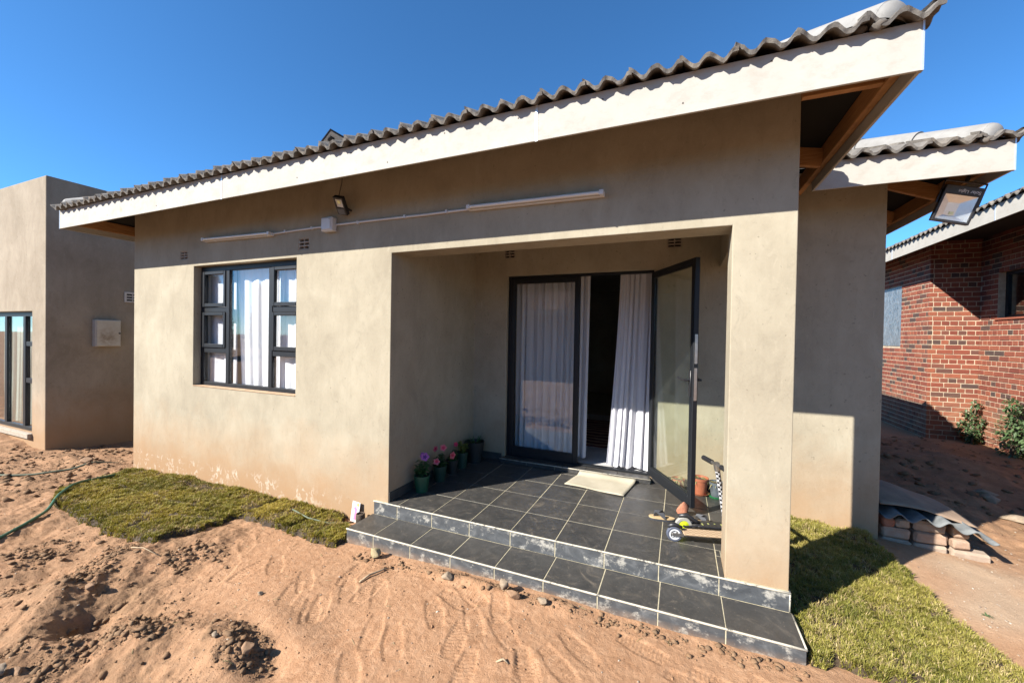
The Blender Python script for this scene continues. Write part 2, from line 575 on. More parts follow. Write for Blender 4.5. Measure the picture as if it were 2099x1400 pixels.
M['curtain'] = cloth('white_voile', (0.84, 0.84, 0.87))
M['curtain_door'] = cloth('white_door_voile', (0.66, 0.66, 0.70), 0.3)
M['sheer'] = cloth('grey_voile', (0.72, 0.72, 0.76))
M['curtain_green'] = cloth('pale_green_voile', (0.42, 0.52, 0.47))
M['floor_in'] = plain('grey_floor_tile', (0.42, 0.42, 0.42), 0.35, var=0.1, nscale=6)
M['inwall'] = plain('inner_wall', (0.21, 0.196, 0.175), 0.9)
M['ceiling'] = plain('ceiling_board', (0.315, 0.294, 0.259), 0.9)
M['white'] = plain('white_plastic', (0.49, 0.497, 0.504), 0.4, var=0.05)
M['tube'] = plain('tube_glass', (0.546, 0.546, 0.532), 0.25, var=0.03)
M['black'] = plain('black_plastic', (0.014, 0.014, 0.016), 0.42, var=0.3)
M['steel'] = plain('brushed_steel', (0.385, 0.364, 0.336), 0.32, 0.9, var=0.1)
M['vent'] = plain('vent_block', (0.28, 0.238, 0.189), 0.9, var=0.2)
M['vent_white'] = plain('vent_white', (0.434, 0.406, 0.364), 0.85, var=0.15)
M['dark'] = plain('dark_void', (0.01, 0.009, 0.008), 0.95)  # near-black colour standing in for shade in holes, rooms and roof spaces
M['lettering'] = plain('white_lettering', (0.55, 0.57, 0.6), 0.5)

t = NT('brick_red')
rn = t.rnd(); f = t.noise(28, 6, 0.7)
c = t.ramp(rn, [(0.0, (0.1288, 0.02885, 0.01598)), (0.35, (0.1718, 0.04217, 0.02219)), (0.62, (0.2099, 0.06214, 0.03107)), (0.8, (0.1431, 0.04438, 0.02663)), (0.9, (0.06203, 0.03107, 0.02441)), (1.0, (0.04771, 0.03107, 0.02663))])
c = t.mix(t.mr(f, 0.5, 0.75, 0, 0.55), c, (0.07157, 0.02441, 0.01775))
x, y, z = t.xyz()
low = t.math('MULTIPLY', t.mr(z, 0.5, 0.1), t.mr(t.noise(3.5, 5, 0.6), 0.4, 0.6, 0.2, 0.8))
c = t.mix(low, c, (0.2386, 0.1065, 0.0577))
M['brick'] = t.out(c, 0.9, t.bump(f, 0.5, 0.006))
M['brick_mortar'] = plain('brick_mortar', (0.36, 0.29, 0.205), 0.95, var=0.25, nscale=14)

t = NT('old_brick')
rn = t.rnd(); f = t.noise(20, 7, 0.72)
c = t.ramp(rn, [(0.0, (0.26, 0.169, 0.117)), (0.3, (0.273, 0.2145, 0.1625)), (0.6, (0.299, 0.1755, 0.1105)), (1.0, (0.221, 0.1755, 0.1365))])
c = t.mix(t.mr(f, 0.45, 0.7, 0, 0.7), c, (0.338, 0.2795, 0.2145))
M['old_brick'] = t.out(c, 0.93, t.bump(f, 0.8, 0.008))
M['red_brick'] = stone_mat('red_brick', (0.234, 0.0845, 0.0455), (0.338, 0.143, 0.0845))
t = NT('corrugated_sheet')
f = t.noise(10, 6, 0.65)
M['sheet'] = t.out(t.ramp(f, [(0.3, (0.085, 0.092, 0.095)), (0.7, (0.17, 0.178, 0.178))]), 0.92, t.bump(f, 0.2, 0.004), Specular_IOR_Level=0.15)
M['cardboard'] = plain('cardboard', (0.234, 0.1625, 0.1105), 0.9, var=0.25, nscale=6)

t = NT('grass_blade')
ca = t.n('Attribute', attribute_name='tint').outputs['Color']
df = t.n('BsdfPrincipled', ins={'Base Color': ca, 'Roughness': 0.55, 'Specular IOR Level': 0.25})
ts = t.n('BsdfTranslucent', ins={0: ca})
mx = t.n('MixShader', ins={0: 0.25, 1: df.outputs[0], 2: ts.outputs[0]})
t.t.links.new(mx.outputs[0], t.t.nodes['Material Output'].inputs[0])
M['grass'] = t.m
M['turf_soil'] = stone_mat('turf_soil', (0.022, 0.014, 0.008), (0.06, 0.038, 0.019))


def leafm(name, a, b, tl=0.25):
    t = NT(name)
    c = t.mix(t.rnd(), a, b)
    df = t.n('BsdfPrincipled', ins={'Base Color': c, 'Roughness': 0.5})
    ts = t.n('BsdfTranslucent', ins={0: c})
    mx = t.n('MixShader', ins={0: tl, 1: df.outputs[0], 2: ts.outputs[0]})
    t.t.links.new(mx.outputs[0], t.t.nodes['Material Output'].inputs[0])
    return t.m


M['leaf'] = leafm('petunia_leaf', (0.035, 0.085, 0.025), (0.07, 0.14, 0.04))
M['leaf_yellow'] = leafm('yellow_green_leaf', (0.14, 0.17, 0.03), (0.25, 0.25, 0.05))
M['leaf_dry'] = leafm('dry_leaf', (0.30, 0.24, 0.12), (0.20, 0.20, 0.07))
M['leaf_shrub'] = leafm('shrub_leaf', (0.045, 0.07875, 0.03), (0.09, 0.1425, 0.05625))
M['leaf_conifer'] = leafm('conifer_leaf', (0.02, 0.045, 0.02), (0.04, 0.075, 0.03))
M['bark'] = stone_mat('bark', (0.08, 0.055, 0.035), (0.17, 0.12, 0.08))
M['petal_purple'] = leafm('purple_petal', (0.30, 0.07, 0.27), (0.38, 0.11, 0.36))
M['petal_pink'] = leafm('pink_petal', (0.50, 0.10, 0.13), (0.58, 0.15, 0.18))
M['throat_purple'] = plain('purple_throat', (0.08, 0.01, 0.14), 0.6)
M['throat_red'] = plain('red_throat', (0.45, 0.01, 0.05), 0.6)
M['pot_green'] = plain('green_pot', (0.010, 0.062, 0.030), 0.45, var=0.15)
M['pot_dgreen'] = plain('dark_green_pot', (0.009, 0.032, 0.02), 0.45, var=0.15)
M['pot_black'] = plain('black_pot', (0.012, 0.013, 0.012), 0.5, var=0.3)
M['pot_brown'] = plain('terracotta_pot', (0.30, 0.09, 0.045), 0.6, var=0.15)
M['pot_grey'] = plain('grey_pot', (0.075, 0.085, 0.10), 0.55, var=0.2)
M['saucer'] = plain('green_saucer', (0.02, 0.17, 0.06), 0.4)
M['compost'] = stone_mat('compost', (0.03, 0.02, 0.014), (0.08, 0.055, 0.035))
M['hose'] = plain('green_hose', (0.028, 0.092, 0.052), 0.45, var=0.2)
M['hose_old'] = plain('dusty_hose', (0.08, 0.096, 0.06), 0.7, var=0.25)
M['wheel_clear'] = plain('clear_wheel', (0.26, 0.255, 0.23), 0.3, var=0.08)
M['tyre_blue'] = plain('dusky_tyre', (0.07, 0.08, 0.11), 0.4, var=0.1)
M['lime_dim'] = plain('faded_lime_print', (0.26, 0.27, 0.09), 0.6)
M['lime'] = plain('lime_plastic', (0.40, 0.47, 0.015), 0.4)
M['tan'] = plain('tan_rubber', (0.40, 0.285, 0.15), 0.75, var=0.12)
M['strap'] = plain('dark_strap', (0.03, 0.032, 0.038), 0.6)
t = NT('scooter_grip_tape')
x, y, z = t.xyz()
ck = t.n('TexChecker', ins={'Vector': t.pos(), 'Scale': 55.0, 'Color1': (0.36, 0.26, 0.165, 1), 'Color2': (0.26, 0.18, 0.11, 1)}).outputs[0]
M['deck_wood'] = t.out(ck, 0.8)
M['mat'] = None
t = NT('cream_mat')
f = t.noise(4, 6, 0.7)
M['mat'] = t.out(t.ramp(f, [(0.35, (0.29, 0.255, 0.185)), (0.7, (0.36, 0.325, 0.25))]), 0.95, t.bump(t.noise(400, 2, 0.5), 0.5, 0.003))
t = NT('meter_box_paint')
f = t.noise(6, 6, 0.7); r2 = t.noise(14, 5, 0.7)
c = t.ramp(f, [(0.3, (0.3536, 0.3196, 0.2584)), (0.7, (0.4216, 0.3944, 0.3332))])
x, y, z = t.xyz()
dm = t.math('MULTIPLY', t.mr(t.n('VectorMath', operation='DISTANCE', ins={0: t.pos(), 1: (-6.9, 0.62, 1.30)}).outputs['Value'], 0.16, 0.05), t.mr(r2, 0.35, 0.6))
M['meter'] = t.out(t.mix(t.math('MULTIPLY', dm, 0.8), c, (0.1904, 0.136, 0.0816)), 0.6)
t = NT('rug_pile')
wv = t.n('TexWave', wave_type='BANDS', bands_direction='Y', ins={'Scale': 3.2, 'Distortion': 6.0, 'Detail': 3.0}).outputs['Fac']
M['rug'] = t.out(t.ramp(wv, [(0.0, (0.05, 0.012, 0.01)), (0.5, (0.16, 0.03, 0.025)), (0.8, (0.35, 0.24, 0.15))]), 0.95)
t = NT('plastic_film')
f = t.noise(8, 5, 0.6, vec=t.pos((1, 2, 0.7)), dist=2)
M['film'] = t.out(t.ramp(f, [(0.35, (0.055, 0.065, 0.075)), (0.7, (0.20, 0.225, 0.245))]), 0.28, t.bump(f, 0.6, 0.02))
M['pv'] = plain('solar_cell', (0.012, 0.016, 0.03), 0.2, var=0.1)
M['reflector'] = plain('lamp_reflector', (0.82, 0.83, 0.84), 0.28, 0.85, var=0.05)
M['chip'] = plain('lamp_chip', (0.72, 0.74, 0.42), 0.5, var=0.08)

# ------------------------------------------------------------------ ground
CTRL = np.array([(-4.73, 0, -.285), (-3.67, 0, -.262), (-2.68, 0, -.235), (-1.98, 0, -.222), (-1.38, 0, -.215), (-1.0, -.2, -.215), (-.96, -.4, -.24),
                 (-.7, -.35, -.215), (0, -.35, -.19), (.65, -.35, -.185), (1, -.35, -.205), (1.45, -.35, -.19), (2.02, -.4, -.178), (2.05, 0, -.2), (2.3, 1.4, -.155),
                 (2.8, 1.45, -.16), (2.95, 1.48, -.205), (2.9, 1.0, -.2), (3.2, 1.4, -.25), (3.6, 1.7, -.275), (5, 3, -.34), (6.6, 6, -.42), (6, 9, -.45), (-7, -.1, -.35),
                 (-7, 1, -.45), (-5.5, .8, -.4), (-9, 0, -.2), (-8, -.2, -.28), (-5, -1.2, -.29), (-3, -2, -.30), (0, -2, -.26), (2, -1.5, -.24), (3.5, 0, -.26), (4, -1, -.27),
                 (-1.5, -1.9, -.31), (3, .3, -.23), (2.3, -.1, -.2), (8, 0, -.35), (-12, -5, -.35), (12, 12, -.5), (-12, 14, -.5)])


def gbase(x, y):
    num = np.zeros_like(x); den = np.zeros_like(x)
    for cx, cy, cz in CTRL:
        wgt = 1.0 / ((x - cx) ** 2 + (y - cy) ** 2 + 0.09) ** 1.6
        num += wgt * cz; den += wgt
    return num / den


def rough_mask(x, y):
    n = pnoise(x * 1.3 + 5, y * 1.3) * 0.45
    a = sstep(0.15, -0.75, (x + 1.05) * 0.75 + (y + 1.05) * 1.15 + n)          # dug soil bottom left
    a = np.maximum(a, sstep(.36, .18, np.hypot((x + .72) / 1.1, (y + 1.36) / .5)))
    a = a * sstep(-2.6, -2.2, x + 0 * y) + a * 0.75 * sstep(-2.2, -2.7, x)
    b = sstep(0.34, 0.1, np.abs((y + 0.18) - (-0.07) * (x + 5.2))) * sstep(-4.72, -4.95, x) * sstep(-7.5, -6.5, x)   # furrow along the alley
    c = sstep(0.35, 0.1, np.hypot((x - 0.15) / 1.35, (y + 0.43) / 0.16)) * 0.5    # spoil along the step
    d = sstep(2.5, 1.2, np.hypot((x - 4.8) / 1.0, (y - 4.2) / 1.7)) * 0.9
    return np.clip(np.maximum.reduce([a, b, c, d]), 0, 1)


def sandy_mask(x, y):
    return np.clip(sstep(1.0, 0.2, np.hypot((x - 3.3) / 1.4, (y - 1.0) / 1.0)) * (0.65 + pnoise(x * 2.2, y * 2.2)), 0, 1)


PRINTS = []
for px_, py_, an in [(-.30, -.72, 2.3), (-.12, -.98, 2.1), (.12, -.74, 2.5), (.34, -.86, 2.0), (-.55, -.95, 2.4), (.55, -.72, 2.6), (.18, -.60, 2.9),
                     (-.62, -.62, 1.9), (.75, -.88, 2.2), (.95, -.66, 2.7), (-.05, -1.22, 2.3), (1.25, -.52, 2.6), (1.5, -.66, 2.9), (-1.2, -.75, 2.2),
                     (-1.45, -.95, 2.0), (-.85, -.8, 2.5), (1.85, -.6, 2.4), (-1.7, -.62, 2.6), (.45, -.55, 2.2), (-3.0, -1.25, 2.4), (-2.4, -1.15, 2.6)]:
    PRINTS.append((px_, py_, an + random.uniform(-.25, .25), random.choice((0.3, 0.8, 1.0))))
for _i in range(24):
    PRINTS.append((random.uniform(-1.9, 2.0), random.uniform(-1.3, -.42), random.uniform(1.6, 3.0), random.choice((0.3, 0.8, 1.0))))


def gheight(x, y, fine=True):
    h = gbase(x, y)
    r = rough_mask(x, y)
    s = 1 - r
    h = h + 0.012 * pnoise(x * 1.7, y * 1.7) + s * 0.004 * pnoise(x * 5.1, y * 5.1)
    h = h + r * (0.045 * pnoise(x * 2.1 + 9, y * 2.1) + 0.035 * (0.5 - np.abs(pnoise(x * 4.7, y * 4.7 + 3))) + 0.012 * pnoise(x * 10, y * 10))
    # mounds of the dug soil
    for mx_, my_, mh, sx, sy, an in [(-1.95, -1.62, .10, .42, .16, -.5), (-1.25, -1.52, .085, .34, .15, -.35), (-.78, -1.40, .07, .3, .13, -.2), (-2.25, -1.15, .06, .35, .18, .2),
                                     (-.55, -1.16, .03, .28, .1, -.2), (4.6, 4.6, .22, 1.0, .8, .4), (4.1, 3.0, .10, .6, .5, .2), (5.5, 6.6, .12, .6, .5, 0),
                                     (-5.6, -.12, .06, .6, .10, -.1), (.25, -.44, .035, .42, .07, -.1), (.78, -.40, .03, .13, .06, 0)]:
        dx = x - mx_; dy = y - my_
        u = dx * math.cos(an) + dy * math.sin(an); v = -dx * math.sin(an) + dy * math.cos(an)
        h = h + mh * np.exp(-(u / sx) ** 2 - (v / sy) ** 2)
    for hx, hy, hd, sr in [(-1.72, -1.52, .10, .13), (-1.0, -1.66, .07, .16), (-1.48, -1.36, .05, .10), (-2.5, -1.4, .05, .14), (-.45, -1.36, .035, .12)]:
        h = h - hd * np.exp(-((x - hx) ** 2 + (y - hy) ** 2) / sr ** 2)
    if fine:
        h = h + 0.0042 * pnoise(x * 17, y * 17) * (0.45 + 1.2 * r) + 0.0024 * pnoise(x * 41, y * 41) * (0.7 + 1.4 * r)
        pm = sstep(-.05, .4, pnoise(x * 2.7 + 31, y * 2.7))
        h = h + r * pm * (0.010 * np.abs(pnoise(x * 11 + 4, y * 11)) + 0.004 * pnoise(x * 31 + 4, y * 31) + 0.0045 * pnoise(x * 62, y * 62))
        # scuffs
        for px_, py_, an, tread in PRINTS:
            dx = x - px_; dy = y - py_
            u = dx * math.cos(an) + dy * math.sin(an); v = -dx * math.sin(an) + dy * math.cos(an)
            half = 0.040 + 0.012 * np.sin((u + 0.13) / 0.26 * math.pi * 1.2)
            ins = sstep(0.135, 0.122, np.abs(u)) * sstep(0.006, -0.006, np.abs(v) - half)
            rim = np.exp(-((np.abs(v) - half - 0.012) / 0.011) ** 2) * sstep(0.15, 0.12, np.abs(u))
            k = np.where(np.hypot(dx, dy) < 0.2, 1.0, 0.0) * s
            h = h + k * (-0.0052 * ins + 0.0008 * rim + tread * ins * 0.0030 * np.sin(u * 2 * math.pi / 0.021 + 2.0 * np.sin(v * 60)))
    return h


def gz(x, y):
    return float(gheight(np.array([float(x)]), np.array([float(y)]))[0])


def axis_pts(segs):
    out = []
    for a, b, d in segs:
        n = max(1, int(round((b - a) / d)))
        out += list(a + (b - a) * np.arange(n) / n)
    out.append(segs[-1][1])
    return np.array(out)


gx = axis_pts([(-300, -60, 60), (-60, -20, 8), (-20, -9.5, 0.7), (-9.5, -5.3, 0.04), (-5.3, -2.6, 0.016), (-2.6, 2.1, 0.0075), (2.1, 4.2, 0.02), (4.2, 8, 0.05), (8, 20, 1), (20, 60, 8), (60, 300, 60)])
gy = axis_pts([(-300, -60, 60), (-60, -14, 6), (-14, -2.4, 0.5), (-2.4, -2.0, 0.02), (-2.0, -0.28, 0.0075), (-0.28, 0.7, 0.02), (0.7, 3.0, 0.035), (3.0, 11, 0.07), (11, 20, 1), (20, 60, 8), (60, 300, 60)])
X, Y = np.meshgrid(gx, gy)
Z = gheight(X, Y)
inside = (X > -4.6) & (X < 1.9) & (Y > 0.1) & (Y < 7.9)
Z = np.where(inside | ((X > -.9) & (X < 1.95) & (Y > -.25) & (Y < 7.8)), np.minimum(Z, -0.3), Z)
nx_, ny_ = len(gx), len(gy)
verts = np.stack([X, Y, Z], -1).reshape(-1, 3)
ii = np.arange(nx_ * ny_).reshape(ny_, nx_)
quads = np.stack([ii[:-1, :-1], ii[:-1, 1:], ii[1:, 1:], ii[1:, :-1]], -1).reshape(-1, 4)


def np_mesh(name, v, f, smooth=False):
    me = bpy.data.meshes.new(name)
    k = f.shape[1]
    me.vertices.add(len(v)); me.vertices.foreach_set('co', np.ascontiguousarray(v, np.float32).ravel())
    me.loops.add(f.size); me.loops.foreach_set('vertex_index', np.ascontiguousarray(f, np.int32).ravel())
    me.polygons.add(len(f)); me.polygons.foreach_set('loop_start', np.arange(len(f), dtype=np.int32) * k)
    me.update(calc_edges=True)
    if smooth: me.polygons.foreach_set('use_smooth', np.ones(len(f), bool))
    return me


me = np_mesh('ground', verts, quads, True)
for nm, fn in (('rough', rough_mask), ('sandy', sandy_mask)):
    at = me.attributes.new(nm, 'FLOAT', 'POINT'); at.data.foreach_set('value', fn(X, Y).astype(np.float32).ravel())
me.materials.append(M['soil'])
ground = link(bpy.data.objects.new('ground', me))
tag(ground, 'reddish sandy soil yard with footprints and dug heaps', kind='structure')

# ------------------------------------------------------------------ the house
house = empty('house', (-1.0, 3.5, -0.3), 'plastered bungalow with tiled hip roof, corner porch and open glass door', 'house')
TH = 0.23
boxes = [(-4.73, -0.84, 0, TH, -0.7, 2.88), (-4.73, -4.5, TH, 7.8, -0.7, 2.88), (-1.07, -0.84, TH, 1.483, -0.7, 2.88),
         (-1.07, 2.935, 1.483, 1.713, -0.7, 2.88), (2.705, 2.935, 1.713, 7.8, -0.7, 2.88), (-4.5, 2.705, 7.57, 7.8, -0.7, 2.88),
         (-0.84, 2.005, 0, TH, 2.1, 2.88), (1.68, 2.005, 0, TH, -0.7, 2.1), (1.73, 2.005, TH, 1.483, 2.1, 2.88)]
holes = [(-3.55, -1.96, 0, TH, 0.815, 2.13), (-0.427, 1.155, 1.483, 1.713, 0.03, 2.105)]
for vx0, vx1, vz0, vz1 in ((-3.80, -3.665, 2.215, 2.305), (-1.935, -1.80, 2.20, 2.305)):
    holes.append((vx0, vx1, 0, 0.1, vz0, vz1))
for vx0, vx1 in ((-0.47, -0.34), (1.27, 1.40)):
    holes.append((vx0, vx1, 1.483, 1.56, 2.31, 2.405))
wall = cells(boxes, holes).build('wall', M['plaster'], house, bevel=0.007)
MB().box(-0.84, 1.73, TH, 1.483, 2.46, 2.48).build('porch_ceiling', M['ceiling'], house)
m = MB().box(-4.5, -1.07, TH, 7.57, 2.6, 2.62).box(-1.07, 2.705, 1.713, 7.57, 2.6, 2.62)
m.build('inner_ceiling', M['ceiling'], house)
# vents: perforated blocks let into the wall
for (vx0, vx1, vz0, vz1, vy) in ((-3.80, -3.665, 2.215, 2.305, 0), (-1.935, -1.80, 2.20, 2.305, 0), (-0.47, -0.34, 2.31, 2.405, 1.483), (1.27, 1.40, 2.31, 2.405, 1.483)):
    hl = []
    wv_, hv_ = vx1 - vx0, vz1 - vz0
    for i in range(2):
        for j in range(3):
            x0 = vx0 + wv_ * (0.06 + 0.47 * i); z0 = vz0 + hv_ * (0.06 + 0.32 * j)
            hl.append((x0, x0 + wv_ * 0.41, vy + 0.004, vy + 0.05, z0, z0 + hv_ * 0.22))
    vb = cells([(vx0 + .001, vx1 - .001, vy + 0.004, vy + 0.07, vz0 + .001, vz1 - .001)], hl).build('air_vent', M['vent'], house)
    MB().box(vx0 + .004, vx1 - .004, vy + 0.049, vy + 0.06, vz0 + .004, vz1 - .004).build('vent_hole_shade', M['dark'], vb)  # near-black sheet put in as the darkness inside the holes

# fascia boards and joint strips
FZ0, FZ1, EV = 2.569, 2.777, 0.474
XL_, XR_, XW_, YW_ = -5.21, 2.325, 3.412, 1.009
YB_ = 8.27
fb = 0.014
for x0, x1 in ((XL_, -2.300), (-2.292, 0.597), (0.605, XR_)):
    MB().box(x0, x1, -EV, -EV + fb, FZ0, FZ1).build('fascia_board', M['fascia'], house, bevel=0.002)
MB().box(XL_, XL_ + fb, -EV + fb, YB_, FZ0, FZ1).build('fascia_board', M['fascia'], house)
MB().box(XR_ - fb, XR_, -EV + fb, YW_ + fb, FZ0, FZ1).build('fascia_board', M['fascia'], house)
MB().box(XR_, XW_, YW_, YW_ + fb, FZ0, FZ1).build('fascia_board', M['fascia'], house, bevel=0.002)
MB().box(XW_ - fb, XW_, YW_ + fb, YB_, FZ0, FZ1).build('fascia_board', M['fascia'], house)
MB().box(XL_ + fb, XW_ - fb, YB_ - fb, YB_, FZ0, FZ1).build('fascia_board', M['fascia'], house)
for jx in (-2.296, 0.601):
    MB().box(jx - .007, jx + .007, -EV - .0025, -EV + .004, FZ0 - .002, FZ1).build('joint_strip', M['alu'], house)
for cx, cy, sx in ((XL_, -EV, -1), (XR_, -EV, 1), (XW_, YW_, 1)):
    m = MB().box(min(cx, cx + sx * .003), max(cx, cx + sx * .003), cy - .003, cy + .022, FZ0 - .002, FZ1)
    m.box(cx - .004 if sx > 0 else cx, cx if sx > 0 else cx + .004, cy - .003, cy - .0005, FZ0 - .002, FZ1)
    m.build('corner_strip', M['alu'], house)
nm = MB()
for q in range(16):
    nx0 = XL_ + .2 + q * .455 + random.uniform(-.09, .09); nz = FZ0 + random.choice((.05, .16, .165)) + random.uniform(-.01, .01)
    nm.tube([(nx0, -EV - .0012, nz), (nx0, -EV + .002, nz)], .0048, 8)
tag(nm.build('nail_heads', M['mortar'], house), kind='stuff')

# roof timbers under the open eaves
def timber(p0, p1, hgt=0.114, wid=0.038, name='rafter'):
    p0 = np.array(p0, float); p1 = np.array(p1, float)
    t_ = p1 - p0; L = np.linalg.norm(t_); t_ /= L
    s_ = np.cross(t_, (0, 0, 1)); s_ /= np.linalg.norm(s_); n_ = np.cross(s_, t_)
    R = Matrix(((t_[0], s_[0], n_[0], p0[0]), (t_[1], s_[1], n_[1], p0[1]), (t_[2], s_[2], n_[2], p0[2]), (0, 0, 0, 1)))
    return MB(R).box(0, L, -wid / 2, wid / 2, -hgt / 2, hgt / 2).build(name, M['timber'], house, bevel=0.002)


timber((XL_ + .05, -EV + .035, 2.69), (XR_ - .05, -EV + .035, 2.69))
timber((XR_ - .038, -EV + .06, 2.69), (XR_ - .038, YW_ + .3, 2.69))
timber((XL_ + .038, -EV + .06, 2.69), (XL_ + .038, YB_ - .1, 2.69))
timber((XR_ + .03, YW_ + .036, 2.70), (XW_ - .05, YW_ + .036, 2.70))
timber((XW_ - .038, YW_ + .06, 2.69), (XW_ - .038, YB_ - .1, 2.69))
timber((1.95, -.26, 2.70), (2.27, -.26, 2.70))
for yy in (0.62, 1.25):
    timber((2.0, yy, 2.72), (2.27, yy, 2.66), 0.12)
for xx in np.arange(-4.9, 2.1, 0.75):
    timber((xx, -EV + .06, 2.72), (xx, 0.05, 2.93))
for yy in (1.75, 2.5, 3.3, 4.2, 5.1, 6.0, 6.9):
    timber((2.9, yy, 2.86), (XW_ - .06, yy, 2.67))
for yy in (0.25, 1.0, 1.8, 2.6, 3.5, 4.4, 5.3, 6.2, 7.0):
    timber((-4.7, yy, 2.86), (XL_ + .06, yy, 2.67))
timber((2.86, 1.52, 2.86), (3.37, 1.06, 2.70))
timber((2.0, -.02, 2.86), (2.28, -.42, 2.72))

# roof tiles
PITCH = 0.43
RP = 0.1225


def tprof(u):
    """height of a roll, u = position in rolls (one roll = 1)"""
    f = u - np.floor(u)
    h = 0.038 * (0.5 + 0.5 * np.cos(2 * np.pi * f ** 1.4)) ** 1.15
    odd = (np.floor(u).astype(int) % 2 == 0)
    h = h + np.where(odd & (f < 0.22), 0.011 * (1 - (f / 0.22) ** 2), 0.0)
    return h


def tile_mesh(name, L=0.36, th=0.020, wx=2 * RP, du=10):
    n = 2 * du + 2
    us = np.linspace(0.0, 2.12, n)
    hs0 = tprof(np.clip(us, 0, 1.9999))
    hs0[us > 1.9999] = 0.038 - 0.004
    vs = []; fs = []
    for (yy, zz) in ((0.0, 0.0), (L, 0.0)):
        for top in (1, 0):
            for u, h in zip(us, hs0):
                vs.append((u * RP, yy, zz + h + (th if top else 0)))
    def R(a): return a * n
    for i in range(n - 1):
        ft, fbm, bt, bb = R(0) + i, R(1) + i, R(2) + i, R(3) + i
        fs.append((ft, ft + 1, bt + 1, bt)); fs.append((fbm, bb, bb + 1, fbm + 1)); fs.append((fbm, fbm + 1, ft + 1, ft)); fs.append((bt, bt + 1, bb + 1, bb))
    fs.append((R(0), R(2), R(3), R(1))); e = n - 1; fs.append((R(0) + e, R(1) + e, R(3) + e, R(2) + e))
    me = bpy.data.meshes.new(name)
    me.from_pydata(vs, [], fs)
    me.materials.append(M['tile'])
    me.polygons.foreach_set('use_smooth', [True] * len(fs))
    me.set_sharp_from_angle(angle=math.radians(50))
    return me


tmeshes = []
for k in range(3):
    tm = tile_mesh('roof_tile')
    co = np.zeros(len(tm.vertices) * 3, np.float32); tm.vertices.foreach_get('co', co); co = co.reshape(-1, 3)
    co[:, 2] += 0.0050 * pnoise(co[:, 0] * 38 + 7 * k, co[:, 1] * 30 + 3) ; co[:, 1] += np.where(co[:, 1] < .01, 0.014 * pnoise(co[:, 0] * 34 + k * 5, co[:, 2] * 0), 0)
    tm.vertices.foreach_set('co', co.ravel()); tm.update()
    tmeshes.append(tm)
TS = math.atan(PITCH - 0.06)


HIPS = []          # (corner x, corner y, sign): tiles are cut along these hip lines


def cut_tile(o, front):
    """cut a tile along the hip it runs into"""
    Mw = Matrix.Translation(o.location + Vector(org(house))) @ o.rotation_euler.to_matrix().to_4x4()
    co = [Mw @ v.co for v in o.data.vertices]
    for hx, hy, sg in HIPS:
        n = Vector((-sg, 1, 0)).normalized() if front else Vector((sg, -1, 0)).normalized()
        # front tiles keep the side where (y - hy) <= sg*(x - hx)
        d = [(p - Vector((hx, hy, 0))).dot(n) for p in co]
        near = min((p - Vector((hx, hy, p.z))).length for p in co) < .75
        if near and max(d) > 0.002:
            bmx = bmesh.new(); bmx.from_mesh(o.data); bmx.transform(Mw)
            bmesh.ops.bisect_plane(bmx, geom=bmx.verts[:] + bmx.edges[:] + bmx.faces[:], plane_co=(hx, hy, 0), plane_no=n, clear_outer=True)
            if not bmx.faces:
                bmx.free(); return False
            bmx.transform(Mw.inverted())
            me = bpy.data.meshes.new('roof_tile'); bmx.to_mesh(me); bmx.free(); me.materials.append(M['tile'])
            o.data = me
            return True
    return True


def eave_row(x0, y0, z0, n, rot, s0=0, shift=0):
    """a row of single tiles; rot turns the row about z"""
    objs = []
    c, s = math.cos(rot), math.sin(rot)
    for i in range(n):
        o = bpy.data.objects.new('roof_tile', tmeshes[(i * 7 + 1) % 3])
        u = i * 2 * RP
        o.location = np.array((x0 + c * u, y0 + s * u, z0 + random.uniform(-.003, .004))) - org(house)
        o.rotation_euler = (TS + random.uniform(-.02, .02), random.uniform(-.014, .014), rot + random.uniform(-.012, .012))
        if not cut_tile(o, abs(rot) < .1):
            bpy.data.objects.remove(o); continue
        link(o, house); objs.append(o)
    return objs


NOSE = 0.045
HIPS += [(XL_, -EV, 1), (XR_, -EV, -1), (XW_, YW_, -1)]
eave_row(XL_ - 0.03, -EV - NOSE, FZ1 - 0.016, 31, 0)
eave_row(XL_ + 0.27, -EV - NOSE + 0.30, FZ1 - 0.016 + 0.129, 29, 0)
eave_row(XR_ + 0.03 + 0.0, -EV - 0.03, FZ1 - 0.016, 6, math.pi / 2)
eave_row(XR_ - 0.10, YW_ - NOSE, FZ1 - 0.016, 5, 0)
eave_row(XW_ + 0.03, YW_ - 0.03, FZ1 - 0.016, 16, math.pi / 2)


def tile_field(m, length_fn, rows, place, r0=1):
    """rows of joined tiles: length_fn(s) -> (u0, u1) along the eave; place(u, s, h) -> world"""
    for k in range(r0, rows):
        s0 = -NOSE + 0.30 * k; s1 = s0 + 0.34
        u0, u1 = length_fn(max(0, s0))
        if u1 - u0 < 0.25: continue
        n = int((u1 - u0) / RP * 5) + 2
        us = np.linspace(u0, u1, n)
        hh = tprof((us + 5.21 + 10) / RP)
        vs = []; fs = []
        z0 = FZ1 + PITCH * (s0 + NOSE) ; z1 = z0 + (s1 - s0) * (PITCH - 0.06)
        for (s, z, o) in ((s0, z0, 0.0), (s0, z0, 0.018), (s1, z1, 0.018)):
            ua, ub = length_fn(s)
            for u, h in zip(np.clip(us, ua, max(ua, ub)), hh):
                vs.append(place(u, s, z + h + o - 0.016))
        for i in range(n - 1):
            for r in range(2):
                a = r * n + i
                fs.append((a, a + 1, a + n + 1, a + n))
        m.add(vs, fs)


